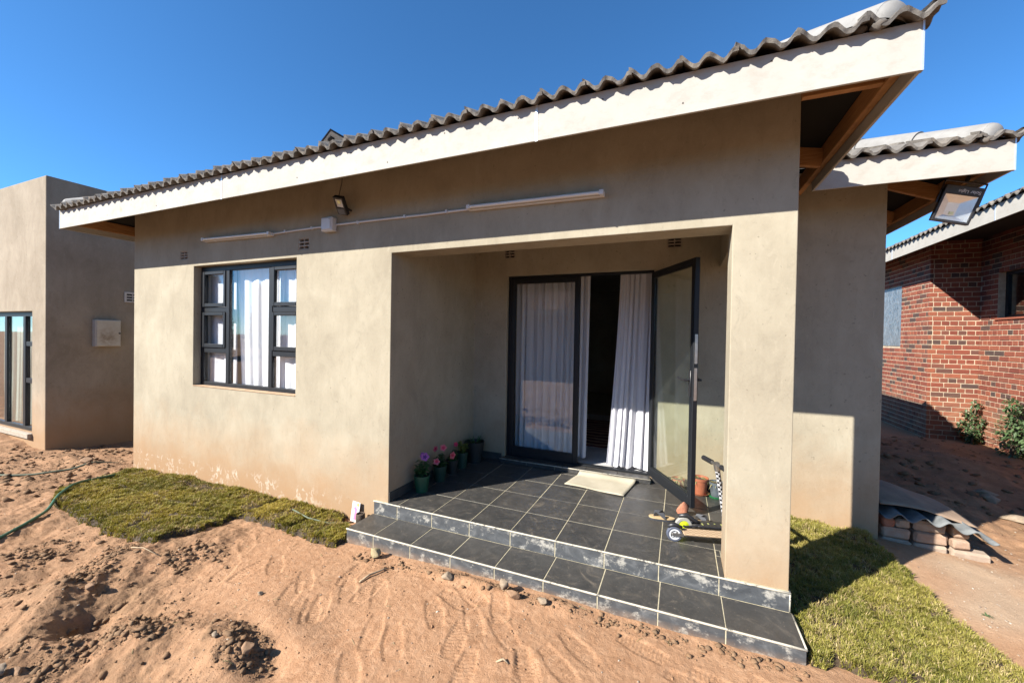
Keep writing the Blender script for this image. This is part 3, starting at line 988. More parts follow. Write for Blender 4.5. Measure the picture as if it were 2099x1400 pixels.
m = MB()
tile_field(m, lambda s: (XL_ + s, XR_ - s), 14, lambda u, s, z: (u, -EV + s, z), 2)
tile_field(m, lambda s: (-EV + s, YB_ - s), 14, lambda u, s, z: (XL_ + s, u, z), 0)
tile_field(m, lambda s: (-EV + s, YW_ + s + .05), 13, lambda u, s, z: (XR_ - s, u, z), 1)
tile_field(m, lambda s: (XR_ - s - .05, XW_ - s), 13, lambda u, s, z: (u, YW_ + s, z), 1)
tile_field(m, lambda s: (YW_ + s, YB_ - s), 14, lambda u, s, z: (XW_ - s, u, z), 1)
tile_field(m, lambda s: (XL_ + s, XW_ - s), 15, lambda u, s, z: (u, YB_ - s, z), 0)
rf = m.build('roof_tile_field', M['tile'], house, smooth=True, auto=50)
tag(rf, kind='stuff')
# dark boarding under the tiles (keeps daylight out of the roof space)
m = MB()
def plane4(a, b, c, d): m.add([a, b, c, d], [(0, 1, 2, 3)])
zE = FZ1 - 0.03
def hipq(x0, x1, y0, y1, xm0, xm1, ym0, ym1, zr):
    pass
rA = (XR_ - XL_) / 2
zR = zE + PITCH * rA
cxA = (XL_ + XR_) / 2
plane4((XL_, -EV + .02, zE), (XR_ - .02, -EV + .02, zE), (cxA, -EV + rA, zR), (cxA, -EV + rA, zR))
plane4((XL_ + .02, YB_, zE), (XL_ + .02, -EV, zE), (cxA, -EV + rA, zR), (cxA, YB_ - rA, zR))
plane4((XR_ - .02, -EV, zE), (XR_ - .02, YW_, zE), (cxA, YW_ + rA, zR), (cxA, -EV + rA, zR))
rv = (XW_ - XR_)
plane4((XR_ - .02, YW_ + .02, zE), (XW_, YW_ + .02, zE), (XW_ - rA, YW_ + rA, zR), (XR_ - rA, YW_ + rA, zR))
plane4((XW_ - .02, YW_, zE), (XW_ - .02, YB_, zE), (XW_ - rA, YB_ - rA, zR), (XW_ - rA, YW_ + rA, zR))
plane4((XW_, YB_ - .02, zE), (XL_, YB_ - .02, zE), (cxA, YB_ - rA, zR), (XW_ - rA, YB_ - rA, zR))
m.v = [(p[0], p[1], p[2]) for p in m.v]
m.build('roof_underlay', M['dark'], house)

# half-round hip caps
def cap_mesh():
    vs = []; fs = []; n = 12
    prof = [(0.0, 0.104, 0.0), (0.40, 0.092, 0.0)]
    for inner in (0, 1):
        for (l, r, _) in prof:
            for k in range(n + 1):
                an = math.pi * k / n
                rr = r - (0.014 if inner else 0)
                vs.append((rr * math.cos(an) , l, rr * math.sin(an) * 0.92))
    N_ = n + 1
    for k in range(n):
        fs.append((k, N_ + k, N_ + k + 1, k + 1)); fs.append((2 * N_ + k, 2 * N_ + k + 1, 3 * N_ + k + 1, 3 * N_ + k)); fs.append((k, k + 1, 2 * N_ + k + 1, 2 * N_ + k))
        fs.append((N_ + k, 3 * N_ + k, 3 * N_ + k + 1, N_ + k + 1))
    me = bpy.data.meshes.new('hip_cap'); me.from_pydata(vs, [], fs); me.materials.append(M['cap'])
    me.polygons.foreach_set('use_smooth', [True] * len(fs)); me.set_sharp_from_angle(angle=math.radians(50))
    return me


CAPM = cap_mesh()
for (cx, cy, dx, n) in ((XL_ + .10, -EV + .06, 1, 13), (XR_ - .10, -EV + .06, -1, 13), (XW_ - .10, YW_ + .06, -1, 13)):
    d = np.array((dx, 1.0)) / math.sqrt(2)
    slope = math.atan(PITCH / math.sqrt(2))
    for i in range(n):
        o = bpy.data.objects.new('hip_cap', CAPM)
        s = i * 0.37
        z = FZ1 + 0.020 + PITCH * (0.10 + s / math.sqrt(2)) - 0.02
        o.location = np.array((cx + d[0] * s, cy + d[1] * s, z)) - org(house)
        o.rotation_euler = (slope + random.uniform(-.01, .02), random.uniform(-.03, .03), math.atan2(d[1], d[0]) - math.pi / 2 + random.uniform(-.015, .015))
        link(o, house)
    # domed end and mortar bedding
    A = Matrix.Rotation(math.atan2(d[1], d[0]) - math.pi / 2, 4, 'Z') @ Matrix.Rotation(slope, 4, 'X')
    vs = []; fs = []
    for a_ in range(0, 6):
        for k in range(13):
            an = math.pi * k / 12; ph = math.pi / 2 * a_ / 5
            r = 0.103 * math.cos(ph)
            p = A @ Vector((r * math.cos(an), -0.06 * math.sin(ph), r * math.sin(an) * 0.92))
            vs.append((p.x + cx, p.y + cy, p.z + FZ1 + 0.043))
    for a_ in range(5):
        for k in range(12):
            i0 = a_ * 13 + k
            fs.append((i0, i0 + 1, i0 + 14, i0 + 13))
    MB().add(vs, fs).build('hip_cap_end', M['cap'], house, smooth=True)
    mm = MB()
    for i in range(n * 6):
        s = i * 0.065 - .02
        for side in (-1, 1):
            q = np.array((cx, cy)) + d * s + side * np.array((-d[1], d[0])) * random.uniform(.085, .115)
            zz = FZ1 + PITCH * (min(abs(q[0] - XL_), abs(q[0] - (XW_ if cx > 3 else XR_)), q[1] - (YW_ if cx > 3 else -EV))) + .012
            rr = random.uniform(.028, .042)
            mm.lathe([(0.0, -rr * .6), (rr, 0), (rr * .7, rr * .5), (0.0, rr * .75)], (q[0], q[1], zz), 7)
    tag(mm.build('mortar_bedding', M['mortar'], house, smooth=True), kind='stuff')


# window of the front wall
def window_front():
    x0, x1, z0, z1 = -3.55, -1.96, 0.815, 2.13
    ya, yb = 0.075, 0.125
    m = MB()
    fwid = 0.045
    m.cbox(x0 + .001, x0 + fwid, ya, yb, z0 + .001, z1 - .001, .003).cbox(x1 - fwid, x1 - .001, ya, yb, z0 + .001, z1 - .001, .003)
    m.cbox(x0 + fwid, x1 - fwid, ya, yb, z1 - fwid - .01, z1 - .001, .003).cbox(x0 + fwid, x1 - fwid, ya, yb, z0 + .001, z0 + fwid, .003)
    m1, m2 = -3.082, -2.412
    for mx_ in (m1, m2):
        m.cbox(mx_ - .027, mx_ + .027, ya - .004, yb - .002, z0 + fwid, z1 - fwid - .01, .003)
    for a, b, zs in ((x0 + fwid, m1 - .027, (1.655, 1.21)), (m2 + .027, x1 - fwid, (1.65, 1.205))):
        for zz in zs:
            m.cbox(a, b, ya + .002, yb - .003, zz - .028, zz + .028, .003)
    wn = m.build('window', M['frame'], house)
    MB().box(x0 + .002, x1 - .002, -0.006, ya - .001, z0 + .0005, z0 + .006).build('sill', M['sillm'], wn)
    MB().box(x0 + .0015, x0 + .004, yb + .001, TH + .012, z0 + .003, z1 - .003).build('reveal_lining', M['white'], wn)  # pale paint of the inner wall, added in white to brighten the shaded reveal
    def sash(a, b, c, d):
        q = MB(); w_ = .034
        q.cbox(a, a + w_, ya - .014, ya + .02, c, d, .004).cbox(b - w_, b, ya - .014, ya + .02, c, d, .004)
        q.cbox(a + w_, b - w_, ya - .014, ya + .02, c, c + w_ + .006, .004).cbox(a + w_, b - w_, ya - .014, ya + .02, d - w_, d, .004)
        q.build('sash', M['frame'], wn)
    L0, L1, R0, R1 = x0 + fwid + .002, m1 - .029, m2 + .029, x1 - fwid - .002
    sash(L0, L1, 1.685, z1 - fwid - .012); sash(L0, L1, 1.24, 1.625)
    sash(R0, R1, 1.68, z1 - fwid - .012); sash(R0, R1, 1.235, 1.62)
    for a, b, c, d in ((L0, L1, 1.685, 2.07), (L0, L1, 1.24, 1.625), (L0, L1, .862, 1.18), (m1 + .028, m2 - .028, .862, 2.073), (R0, R1, 1.68, 2.07), (R0, R1, 1.235, 1.62), (R0, R1, .862, 1.175)):
        MB().box(a + .004, b - .004, ya + .012, ya + .017, c + .004, d - .004).build('pane', M['glass'], wn)
    for hx, hz in ((m2 + .15, 1.70), (m2 + .15, 1.255)):
        pass
    return wn


M['sillm'] = plain('sandy_sill', (0.32, 0.21, 0.125), 0.95, var=0.2, nscale=18)
window_front()

# door frame, fixed leaf, open leaf
yd0, yd1 = 1.53, 1.585
m = MB()
dx0, dx1, dz0, dz1 = -0.427, 1.155, 0.045, 2.105
fwid = 0.026
m.cbox(dx0 + .001, dx0 + fwid, yd0, yd1, dz0, dz1 - .001, .003).cbox(dx1 - fwid, dx1 - .001, yd0, yd1, dz0, dz1 - .001, .003)
m.cbox(dx0 + fwid, dx1 - fwid, yd0, yd1, dz1 - fwid, dz1 - .001, .003)
m.cbox(dx0 + fwid, dx1 - fwid, yd0, yd1, dz0, dz0 + .018, .003)
m.build('door_frame', M['frame'], house)


def leaf(Mx, L, name, hinge_gap=0.0, top=2.076, bot=0.065, lock=False):
    t_ = 0.042; w_ = 0.046
    q = MB(Mx)
    q.cbox(0, w_, -t_ / 2, t_ / 2, bot, top, .004).cbox(L - w_, L, -t_ / 2, t_ / 2, bot, top, .004)
    q.cbox(w_, L - w_, -t_ / 2, t_ / 2, bot, bot + w_ + .04, .004).cbox(w_, L - w_, -t_ / 2, t_ / 2, top - w_, top, .004)
    for sgn in (-1, 1):
        for b_ in ((w_, w_ + .012, bot + w_ + .04, top - w_), (L - w_ - .012, L - w_, bot + w_ + .04, top - w_), (w_ + .012, L - w_ - .012, bot + w_ + .04, bot + w_ + .052), (w_ + .012, L - w_ - .012, top - w_ - .012, top - w_)):
            ya_, yb_ = sorted((sgn * .006, sgn * .016))
            q.box(b_[0], b_[1], ya_, yb_, b_[2], b_[3])
    lf = q.build(name, M['frame'], house)
    MB(Mx).box(w_ + .001, L - w_ - .001, -.003, .003, bot + w_ + .04, top - w_).build('pane', M['door_glass'] if lock else M['glass'], lf)
    return lf


leaf(Matrix.Translation((dx0 + fwid + .003, 1.545, 0)), 0.805, 'fixed_door_leaf')
d2 = Vector((0.370, -0.683, 0)).normalized()
nrm2 = Vector((-d2.y, d2.x, 0))
MD = Matrix(((d2.x, nrm2.x, 0, 1.150), (d2.y, nrm2.y, 0, 1.500), (0, 0, 1, 0), (0, 0, 0, 1)))
LL = 0.785
dl = leaf(MD, LL, 'open_door_leaf', lock=True)
MB(MD).box(LL - .0005, LL + .002, -.012, .012, 1.225, 1.46).build('lock_strip', M['steel'], dl)
MB(MD).box(LL - .0005, LL + .002, -.012, .012, 0.93, 1.19).build('lock_strip', M['steel'], dl)
for sgn in (-1, 1):
    m = MB(MD)
    m.cbox(LL - .05, LL - .022, min(sgn * .021, sgn * .03), max(sgn * .021, sgn * .03), 0.96, 1.17, .003)
    m.tube([(LL - .036, sgn * .028, 1.09), (LL - .036, sgn * .07, 1.09)], .009, 10)
    m.tube([(LL - .036, sgn * .066, 1.09), (LL - .10, sgn * .072, 1.094), (LL - .155, sgn * .066, 1.10)], [.010, .009, .008], 10)
    m.build('door_handle', M['black'], dl, smooth=True, auto=40)
for hz in (0.3, 1.05, 1.85):
    MB(MD).tube([(-.012, .02, hz), (-.012, .02, hz + .09)], .009, 10).build('hinge', M['black'], dl)

# inner floor in tiles
m = MB().box(-4.5, 2.705, 1.713, 7.57, -0.3, 0.036).box(-0.425, 1.153, 1.60, 1.713, -.1, .036)
m.build('floor_slab', M['grout'], house)
TI = {}
for i in range(6):
    for j in range(7):
        x0 = -0.62 + 0.4 * i; y0 = 1.72 + 0.4 * j
        MB().cbox(x0 + .002, x0 + .398, y0 + .002, y0 + .398, 0.03, 0.044, .002).build('floor_tile', M['floor_in'], house)
for i in range(4):
    x0 = -0.42 + .394 * i
    MB().cbox(x0, x0 + .39, 1.588, 1.716, 0.03, 0.044, .002).build('floor_tile', M['floor_in'], house)

# ------------------------------------------------------------------ tiled porch and steps
porch = empty('tiled_porch', (0.5, 0.5, -0.3), 'porch floor and steps in dark slate-look tiles with pale grout', 'porch')
PX0, PX1 = -0.976, 2.010
m = MB().box(-0.838, 2.0, 0.0, 1.482, -0.5, -0.0022)
m.box(PX0 + .006, PX1 - .006, -0.0202, -0.0005, -0.5, -0.0022)
m.box(-0.981, 2.0155, -0.3125, -0.0208, -0.5, -0.1142)
m.build('porch_slab', M['grout'], porch)
G = 0.0029
tile_cache = {}


def tile_obj(x0, x1, y0, y1, z0, z1, mat, name):
    key = (round(x1 - x0, 3), round(y1 - y0, 3), round(z1 - z0, 3), mat.name)
    if key not in tile_cache:
        a, b, c = (x1 - x0) / 2, (y1 - y0) / 2, (z1 - z0) / 2
        mm = MB().cbox(-a, a, -b, b, -c, c, 0.0016)
        me = bpy.data.meshes.new(name); me.from_pydata(mm.v, [], mm.f); me.materials.append(mat)
        tile_cache[key] = me
    o = bpy.data.objects.new(name, tile_cache[key])
    o.location = np.array(((x0 + x1) / 2, (y0 + y1) / 2, (z0 + z1) / 2 + random.uniform(-.0007, .0007))) - org(porch)
    o.rotation_euler = (random.uniform(-.0012, .0012), random.uniform(-.0012, .0012), 0)
    return link(o, porch)


cols = [-0.84] + [-0.391 + .34 * i for i in range(-1, 7)] + [1.995]
rows_ = [0.0, 0.317, 0.657, 0.997, 1.337, 1.482]
for i in range(len(cols) - 1):
    for j in range(len(rows_) - 1):
        a, b, c, d = cols[i], cols[i + 1], rows_[j], rows_[j + 1]
        if j == 0:
            if a >= 1.6 and a < 1.7:
                tile_obj(1.649 + G, 1.68 - .001, -.018, TH + .004, -.012, 0, M['slate'], 'floor_tile')
                tile_obj(1.68 + G, 1.995 - G, TH + .004, d - G, -.012, 0, M['slate'], 'floor_tile')
                tile_obj(1.651 + G, 1.68 - .001, TH + .01, d - G, -.012, 0, M['slate'], 'floor_tile')
                tile_obj(1.649 + G, 1.995 - G, -.019, -.001, -.012, 0, M['slate'], 'floor_tile') if False else None
                continue
            c = -.018
        if b > 1.68 and a < 1.68 and j == 0: b = 1.68
        tile_obj(a + G, b - G, c + (0 if j == 0 else G), d - G, -.012, 0, M['slate'], 'floor_tile')
lo = [-0.985] + [-0.039 + .34 * i for i in range(-2, 6)] + [2.019]
for i in range(len(lo) - 1):
    tile_obj(lo[i] + G, lo[i + 1] - G, -0.309, -0.023, -.124, -.112, M['slate'], 'step_tile')
    tile_obj(lo[i] + G, lo[i + 1] - G, -0.3145, -0.3055, -.42, -.1165, M['riser'], 'riser_tile')
ri = [PX0] + [-0.391 + .34 * i for i in range(-1, 7)] + [PX1]
for i in range(len(ri) - 1):
    tile_obj(ri[i] + G, ri[i + 1] - G, -0.0225, -0.0135, -.112, -.006, M['riser'], 'riser_tile')
for (y0, y1) in ((-0.3055, -0.16), (-0.158, -0.023)):
    tile_obj(2.0125, 2.0195, y0, y1, -.42, -.118, M['riser'], 'riser_tile')
    tile_obj(-0.9855, -0.9785, y0, y1, -.42, -.118, M['riser'], 'riser_tile')
for (y0, y1) in ((0.0, 0.34), (0.343, 0.68), (0.683, 1.02), (1.023, 1.36), (1.363, 1.482)):
    if y0 > .2 or True:
        tile_obj(2.006, 2.014, y0, y1, -.42, -.004, M['riser'], 'riser_tile')
# pale nosing trims
MB().tube([(x, -0.0215, -0.0035) for x in np.linspace(PX0, PX1, 40)], 0.006, 8).build('edge_trim', M['trim'], porch, smooth=True)
MB().tube([(x, -0.3125, -0.1155) for x in np.linspace(-.985, 2.019, 40)], 0.006, 8).build('edge_trim', M['trim'], porch, smooth=True)
MB().tube([(2.017, -0.3125, -0.1155), (2.017, -0.03, -0.1155)], 0.006, 8).build('edge_trim', M['trim'], porch, smooth=True)
MB().tube([(PX1 - .003, -0.02, -0.006), (PX1 - .003, -0.02, -0.11)], 0.005, 8).build('edge_trim', M['trim'], porch, smooth=True)
# skirting tiles
sk_ = [(0.235, 0.317), (0.32, 0.655), (0.659, 0.995), (0.999, 1.335), (1.339, 1.474)]
tile_obj(-0.8392, -0.831, 0.004, 0.315, 0.0006, 0.078, M['slate'], 'skirting_tile')
for (y0, y1) in sk_[1:]:
    tile_obj(-0.8392, -0.831, y0, y1, 0.0006, 0.078, M['slate'], 'skirting_tile')
for (x0, x1) in ((-0.83, -0.735), (-0.731, -0.46), (1.175, 1.305), (1.309, 1.645), (1.649, 1.95)):
    tile_obj(x0, x1, 1.475, 1.4822, 0.0006, 0.078, M['slate'], 'skirting_tile')
# door step
m = MB().box(-0.44, 1.165, 1.405, 1.483, 0.0, 0.036).box(-0.425, 1.153, 1.483, 1.587, 0.0301, 0.036)
m.build('threshold_slab', M['grout'], porch)
for i in range(5):
    a = -0.45 + .323 * i
    tile_obj(a + .002, a + .321, 1.398, 1.405, 0.001, 0.040, M['slate'], 'threshold_tile')
    tile_obj(a + .002, min(a + .321, 1.165), 1.405, 1.528, 0.036, 0.046, M['slate'] if i < 2 else M['slate'], 'threshold_tile')
MB().tube([(-0.452, 1.399, 0.0435), (1.168, 1.399, 0.0435)], 0.0055, 8).build('edge_trim', M['trim'], porch, smooth=True)


# ------------------------------------------------------------------ curtains
def curtain(name, label, top, bot, z1, z0, folds, amp, mat, seed, group=None, hem=0.0):
    """top, bot: ((x,y),(x,y)) ends of the rail line and of the hem line"""
    rr = np.random.default_rng(seed)
    nu, nv = folds * 14, 26
    ph = np.cumsum(np.interp(np.linspace(0, 1, nu), np.linspace(0, 1, 2 * folds), rr.uniform(0.4, 1.9, 2 * folds))); ph = ph / ph[-1] * folds * 2 * math.pi
    am = np.interp(np.linspace(0, 1, nu), np.linspace(0, 1, folds + 1), rr.uniform(.3, 1.3, folds + 1))
    vs = []; fs = []
    for j in range(nv):
        v = j / (nv - 1)
        for i in range(nu):
            u = i / (nu - 1)
            p0 = np.array(top[0]) * (1 - u) + np.array(top[1]) * u
            p1 = np.array(bot[0]) * (1 - u) + np.array(bot[1]) * u
            e = v ** 1.4
            p = p0 * (1 - e) + p1 * e
            a_ = amp * am[i] * (0.75 + 0.5 * v)
            off = a_ * (math.sin(ph[i] + .5 * math.sin(3 * v + seed)) + .3 * math.sin(2.3 * ph[i] + 1.5 * v))
            zz = z1 + (z0 - z1) * v + (hem * math.sin(ph[i] * .5) * v)
            vs.append((p[0] + .35 * a_ * math.cos(ph[i]), p[1] + off, zz))
    for j in range(nv - 1):
        for i in range(nu - 1):
            a_ = j * nu + i
            fs.append((a_, a_ + 1, a_ + nu + 1, a_ + nu))
    m = MB(); m.add(vs, fs)
    c0 = ((top[0][0] + top[1][0]) / 2, (top[0][1] + top[1][1]) / 2, z0)
    o = m.build(name, mat, None, smooth=True, origin=c0)
    return tag(o, label, 'curtain', group)


cg = 'white curtains of the house'
curtain('curtain', 'white sheer curtain behind the closed left glass door panel', ((-.40, 1.72), (.475, 1.70)), ((-.39, 1.70), (.46, 1.68)), 2.16, .10, 10, .026, M['curtain_door'], 3, cg, .008)
curtain('curtain', 'white curtain pulled aside by the open door, its hem in the sun', ((.80, 1.69), (1.17, 1.69)), ((.70, 1.60), (1.14, 1.625)), 2.14, .075, 6, .026, M['curtain_door'], 8, cg, .012)
curtain('curtain', 'white curtain in the middle of the front window', ((-3.10, .185), (-2.36, .19)), ((-3.02, .185), (-2.38, .19)), 2.11, .822, 6, .012, M['curtain'], 5, cg)
curtain('curtain', 'greyish sheer curtain at the left edge of the front window', ((-3.545, .158), (-3.08, .165)), ((-3.545, .158), (-3.06, .165)), 2.11, .822, 3, .010, M['sheer'], 6, cg)
curtain('curtain', 'white curtain at the right side of the front window', ((-2.42, .165), (-1.985, .16)), ((-2.42, .165), (-1.985, .16)), 2.11, .822, 4, .012, M['curtain'], 7, cg)

rug = MB().cbox(-0.35, 0.62, 2.35, 4.0, 0.0445, 0.054, .003).build('rug', M['rug'], None, origin=(.1, 3.1, .0445))
tag(rug, 'dark red patterned rug on the floor inside the open door', 'rug')

# ------------------------------------------------------------------ things on the front wall
def fixture(x0, z0, x1, z1, label, yb=0.0):
    L = math.hypot(x1 - x0, z1 - z0); an = math.atan2(z1 - z0, x1 - x0)
    Mx = Matrix.Translation((x0, yb, z0)) @ Matrix.Rotation(-an, 4, 'Y')
    e = empty('tube_light', ((x0 + x1) / 2, 0, (z0 + z1) / 2), label, 'light', 'fluorescent tubes under the eave')
    MB(Mx).cbox(0.0, L, -.032, -.0005, -.020, .014, .004).build('batten', M['white'], e)
    MB(Mx).tube([(.03, -.052, 0), (L - .03, -.052, 0)], .013, 12).build('tube', M['tube'], e, smooth=True, auto=40)
    for a in (0.0, L - .03):
        MB(Mx).cbox(a, a + .03, -.067, -.032, -.017, .017, .004).build('tube_holder', M['white'], e)
    return e


fixture(-3.315, 2.392, -2.265, 2.372, 'short-looking white fluorescent tube above the front window')
fixture(-0.10, 2.385, 0.925, 2.372, 'white fluorescent tube on the wall above the porch opening')
cnd = MB().tube([(-2.265, -.012, 2.375), (-1.95, -.012, 2.382), (-1.59, -.012, 2.385)], .009, 8).tube([(-1.447, -.012, 2.388), (-1.0, -.013, 2.386), (-.5, -.012, 2.381), (-.10, -.012, 2.382)], .0095, 8)
for cx_ in (-2.1, -1.75, -1.2, -.7, -.3):
    cnd.box(cx_ - .008, cx_ + .008, -.024, -.0005, 2.372, 2.397)
tag(cnd.build('conduit', M['white'], None, smooth=True, origin=(-1.2, 0, 2.38), auto=40), 'white plastic conduit joining the two tube lights', 'conduit')
jb = empty('junction_box', (-1.52, 0, 2.39), 'white square junction box on the conduit below the small floodlight', 'box')
MB().cbox(-1.585, -1.452, -.062, -.0005, 2.327, 2.452, .007).build('box_body', M['white'], jb, bevel=.003)
MB().cbox(-1.573, -1.464, -.070, -.062, 2.338, 2.441, .004).build('box_lid', M['white'], jb)
for q in ((-1.562, 2.35), (-1.475, 2.43)):
    MB().tube([(q[0], -.0695, q[1]), (q[0], -.073, q[1])], .005, 8).build('screw', M['steel'], jb)

# small floodlight under the eave
sf = empty('small_floodlight', (-1.40, 0, 2.55), 'small black LED floodlight tilted on the wall above the junction box', 'floodlight')
Mx = Matrix.Translation((-1.30, -.105, 2.515)) @ Matrix.Rotation(math.radians(42), 4, 'X') @ Matrix.Rotation(math.radians(14), 4, 'Y')
q = cells([(-.047, .047, -.02, .022, -.080, .080)], [(-.034, .034, -.02, -.008, -.012, .060)]); q.M = Mx; q.v = [tuple(Mx @ Vector(p)) for p in q.v]
q.build('lamp_housing', M['black'], sf, bevel=.004)
MB(Mx).box(-.033, .033, -.012, -.009, -.011, .059).build('reflector', M['white'], sf)
MB(Mx).cbox(-.014, .014, -.016, -.012, .02, .05, .002).build('lamp_chip', M['chip'], sf)
MB(Mx).box(-.034, .034, -.0215, -.0195, -.070, -.022).build('sensor_plate', M['pot_grey'], sf)
MB().tube([(-1.30, -.09, 2.52), (-1.29, -.02, 2.50), (-1.29, -.002, 2.50)], .010, 8).build('bracket', M['black'], sf)
MB().tube([(-1.28, -.15, 2.58), (-1.33, -.07, 2.73), (-1.38, -.02, 2.85)], .0028, 6).build('cable', M['black'], sf)

# solar panel on the roof
sp = empty('solar_module', (-1.72, .1, 3.03), 'small framed solar panel tilted up above the front eave', 'solar panel')
Mx = Matrix.Translation((-1.715, .20, 3.285)) @ Matrix.Rotation(math.radians(-18), 4, 'Z') @ Matrix.Rotation(math.radians(-16), 4, 'Y') @ Matrix.Rotation(math.radians(-12), 4, 'X')
MB(Mx).cbox(-.10, .10, -.085, .085, -.004, .006, .002).build('panel', M['pv'], sp)
MB(Mx).box(-.085, .085, -.07, .07, -.0065, -.0042).build('panel_back', M['white'], sp)
MB(Mx).box(-.03, .03, -.05, -.01, -.02, -.0066).build('cable_box', M['black'], sp)
MB().tube([(-1.72, .20, 3.255), (-1.72, .21, 3.06)], .012, 8).build('post', M['steel'], sp)

# big solar floodlight under the corner eave of the wing
bl = empty('solar_floodlight', (3.25, 1.25, 2.66), 'large black square solar floodlight hanging upside down under the corner eave', 'floodlight')
P = [np.array(p) for p in ((3.165, 1.24, 2.585), (3.375, 1.22, 2.525), (3.320, 1.20, 2.262), (3.095, 1.22, 2.330))]   # corners of the face
cen = sum(P) / 4
ex = (P[1] + P[2] - P[0] - P[3]); ex /= np.linalg.norm(ex)
ez = (P[0] + P[1] - P[2] - P[3]); ez -= ex * np.dot(ex, ez); ez /= np.linalg.norm(ez)
ey = np.cross(ez, ex)
ROT = Matrix(((ex[0], ey[0], ez[0], 0), (ex[1], ey[1], ez[1], 0), (ex[2], ey[2], ez[2], 0), (0, 0, 0, 1)))
Mx = Matrix.Translation(cen) @ ROT @ Matrix.Rotation(math.radians(14), 4, 'X') @ Matrix.Rotation(math.radians(10), 4, 'Z')
hw, hh_ = .112, .128
q = cells([(-hw, hw, 0, .034, -hh_, hh_)], [(-hw + .017, hw - .017, 0, .030, -hh_ + .018, hh_ - .062)])
q.v = [tuple(Mx @ Vector(p)) for p in q.v]
q.build('lamp_housing', M['black'], bl, bevel=.005)
a0, a1, c0, c1 = -hw + .018, hw - .018, -hh_ + .019, hh_ - .063
m = MB(Mx)
i0, i1, k0, k1 = a0 + .045, a1 - .075, c0 + .035, c1 - .05
bk = .0285
m.add([(a0, .006, c0), (a1, .006, c0), (a1, .006, c1), (a0, .006, c1), (i0, bk, k0), (i1, bk, k0), (i1, bk, k1), (i0, bk, k1)],
      [(0, 1, 5, 4), (1, 2, 6, 5), (2, 3, 7, 6), (3, 0, 4, 7), (4, 5, 6, 7)])
m.build('reflector', M['reflector'], bl)
MB(Mx).cbox(i0 + .03, i1 - .012, bk - .006, bk - .0005, k0 + .006, k0 + .026, .001).build('lamp_chip', M['chip'], bl)
MB(Mx).box(a0, a1, .002, .0045, c0, c1).build('lens', M['glass'], bl)
m = MB(Mx)
for i in range(7):
    xx = -.085 + i * .0285
    m.box(xx, xx + .005, .034, .062, -.09, .10)
m.build('cooling_fins', M['black'], bl)
m = MB(Mx)
m.tube([(-hw - .008, .02, .0), (-hw - .008, .03, .16), (hw + .008, .03, .16), (hw + .008, .02, .0)], .007, 6)
m.tube([(0, .03, .16), (.01, .06, .27)], .012, 6)
m.build('bracket', M['black'], bl)
fc = bpy.data.curves.new('lettering', 'FONT')
fc.body = 'Solar Light'; fc.size = .030; fc.align_x = 'CENTER'; fc.align_y = 'CENTER'; fc.extrude = .0004
fo = bpy.data.objects.new('lettering', fc); COL.objects.link(fo)
dg = bpy.context.evaluated_depsgraph_get()
lm = bpy.data.meshes.new_from_object(fo.evaluated_get(dg))
bpy.data.objects.remove(fo)
lm.materials.clear(); lm.materials.append(M['lettering'])
lo_ = bpy.data.objects.new('lettering', lm)
link(lo_, bl)
ML = Mx @ Matrix.Translation((.03, -.0012, hh_ - .036)) @ Matrix.Rotation(math.radians(90), 4, 'X') @ Matrix.Rotation(math.pi, 4, 'Z')
lm.transform(Matrix.Translation(-Vector(org(bl))) @ ML)

# ------------------------------------------------------------------ annex building on the left
annex = empty('flat_roofed_building', (-8.5, 1.5, -0.4), 'plain plastered building with a flat parapet at the left edge', 'building')
AX1 = -7.0
holesA = [(-10.2, -7.425, -0.01, 0.22, -0.14, 1.668)]
bx = [(-14.5, AX1, -0.01, 0.22, -1.0, 3.61), (-7.22, AX1, 0.22, 5.5, -1.0, 3.61), (-14.5, -14.28, 0.22, 5.5, -1.0, 3.61), (-14.28, -7.22, 5.28, 5.5, -1.0, 3.61), (-14.28, -7.22, .22, 5.28, 2.9, 3.1)]
cells(bx, holesA).build('wall', M['plaster_annex'], annex, bevel=.012)
m = MB()
wy0, wy1 = .05, .10
m.cbox(-7.475, -7.426, wy0, wy1, -.139, 1.667, .003).cbox(-10.199, -10.15, wy0, wy1, -.139, 1.667, .003)
m.cbox(-10.15, -7.475, wy0, wy1, 1.60, 1.667, .003).cbox(-10.15, -7.475, wy0, wy1, -.139, -.08, .003)
for mx_ in (-7.865, -8.52, -9.4):
    m.cbox(mx_ - .04, mx_ + .04, wy0 - .004, wy1 - .002, -.08, 1.60, .003)
for zz in (1.18, .62):
    m.cbox(-7.825, -7.475, wy0 + .002, wy1 - .003, zz - .035, zz + .035, .003)
wn = m.build('window', M['frame'], annex)
for a, b, c, d in ((-7.822, -7.478, 1.218, 1.598), (-7.822, -7.478, .658, 1.142), (-7.822, -7.478, -.078, .582), (-8.478, -7.908, -.078, 1.598), (-9.358, -8.562, -.078, 1.598), (-10.148, -9.442, -.078, 1.598)):
    MB().box(a, b, .072, .077, c, d).build('pane', M['glass'], wn)
MB().cbox(-10.25, -7.40, -.06, .045, -.21, -.1405, .004).build('sill', M['vent'], annex)
curtain('curtain', 'pale green curtain in the window of the left building, beside the frame post', ((-8.50, .22 + .03), (-7.92, .25)), ((-8.46, .25), (-8.0, .25)), 1.68, -.13, 5, .03, M['curtain_green'], 21, 'curtains of the left building')
curtain('curtain', 'pale green curtain in the left building at the photo edge', ((-9.35, .25), (-8.56, .25)), ((-9.35, .25), (-8.6, .25)), 1.68, -.13, 6, .03, M['curtain_green'], 22, 'curtains of the left building')
curtain('curtain', 'white curtain behind the narrow right panes of the left building window', ((-7.84, .25), (-7.45, .25)), ((-7.8, .25), (-7.45, .25)), 1.68, -.13, 4, .025, M['curtain'], 23, 'curtains of the left building')
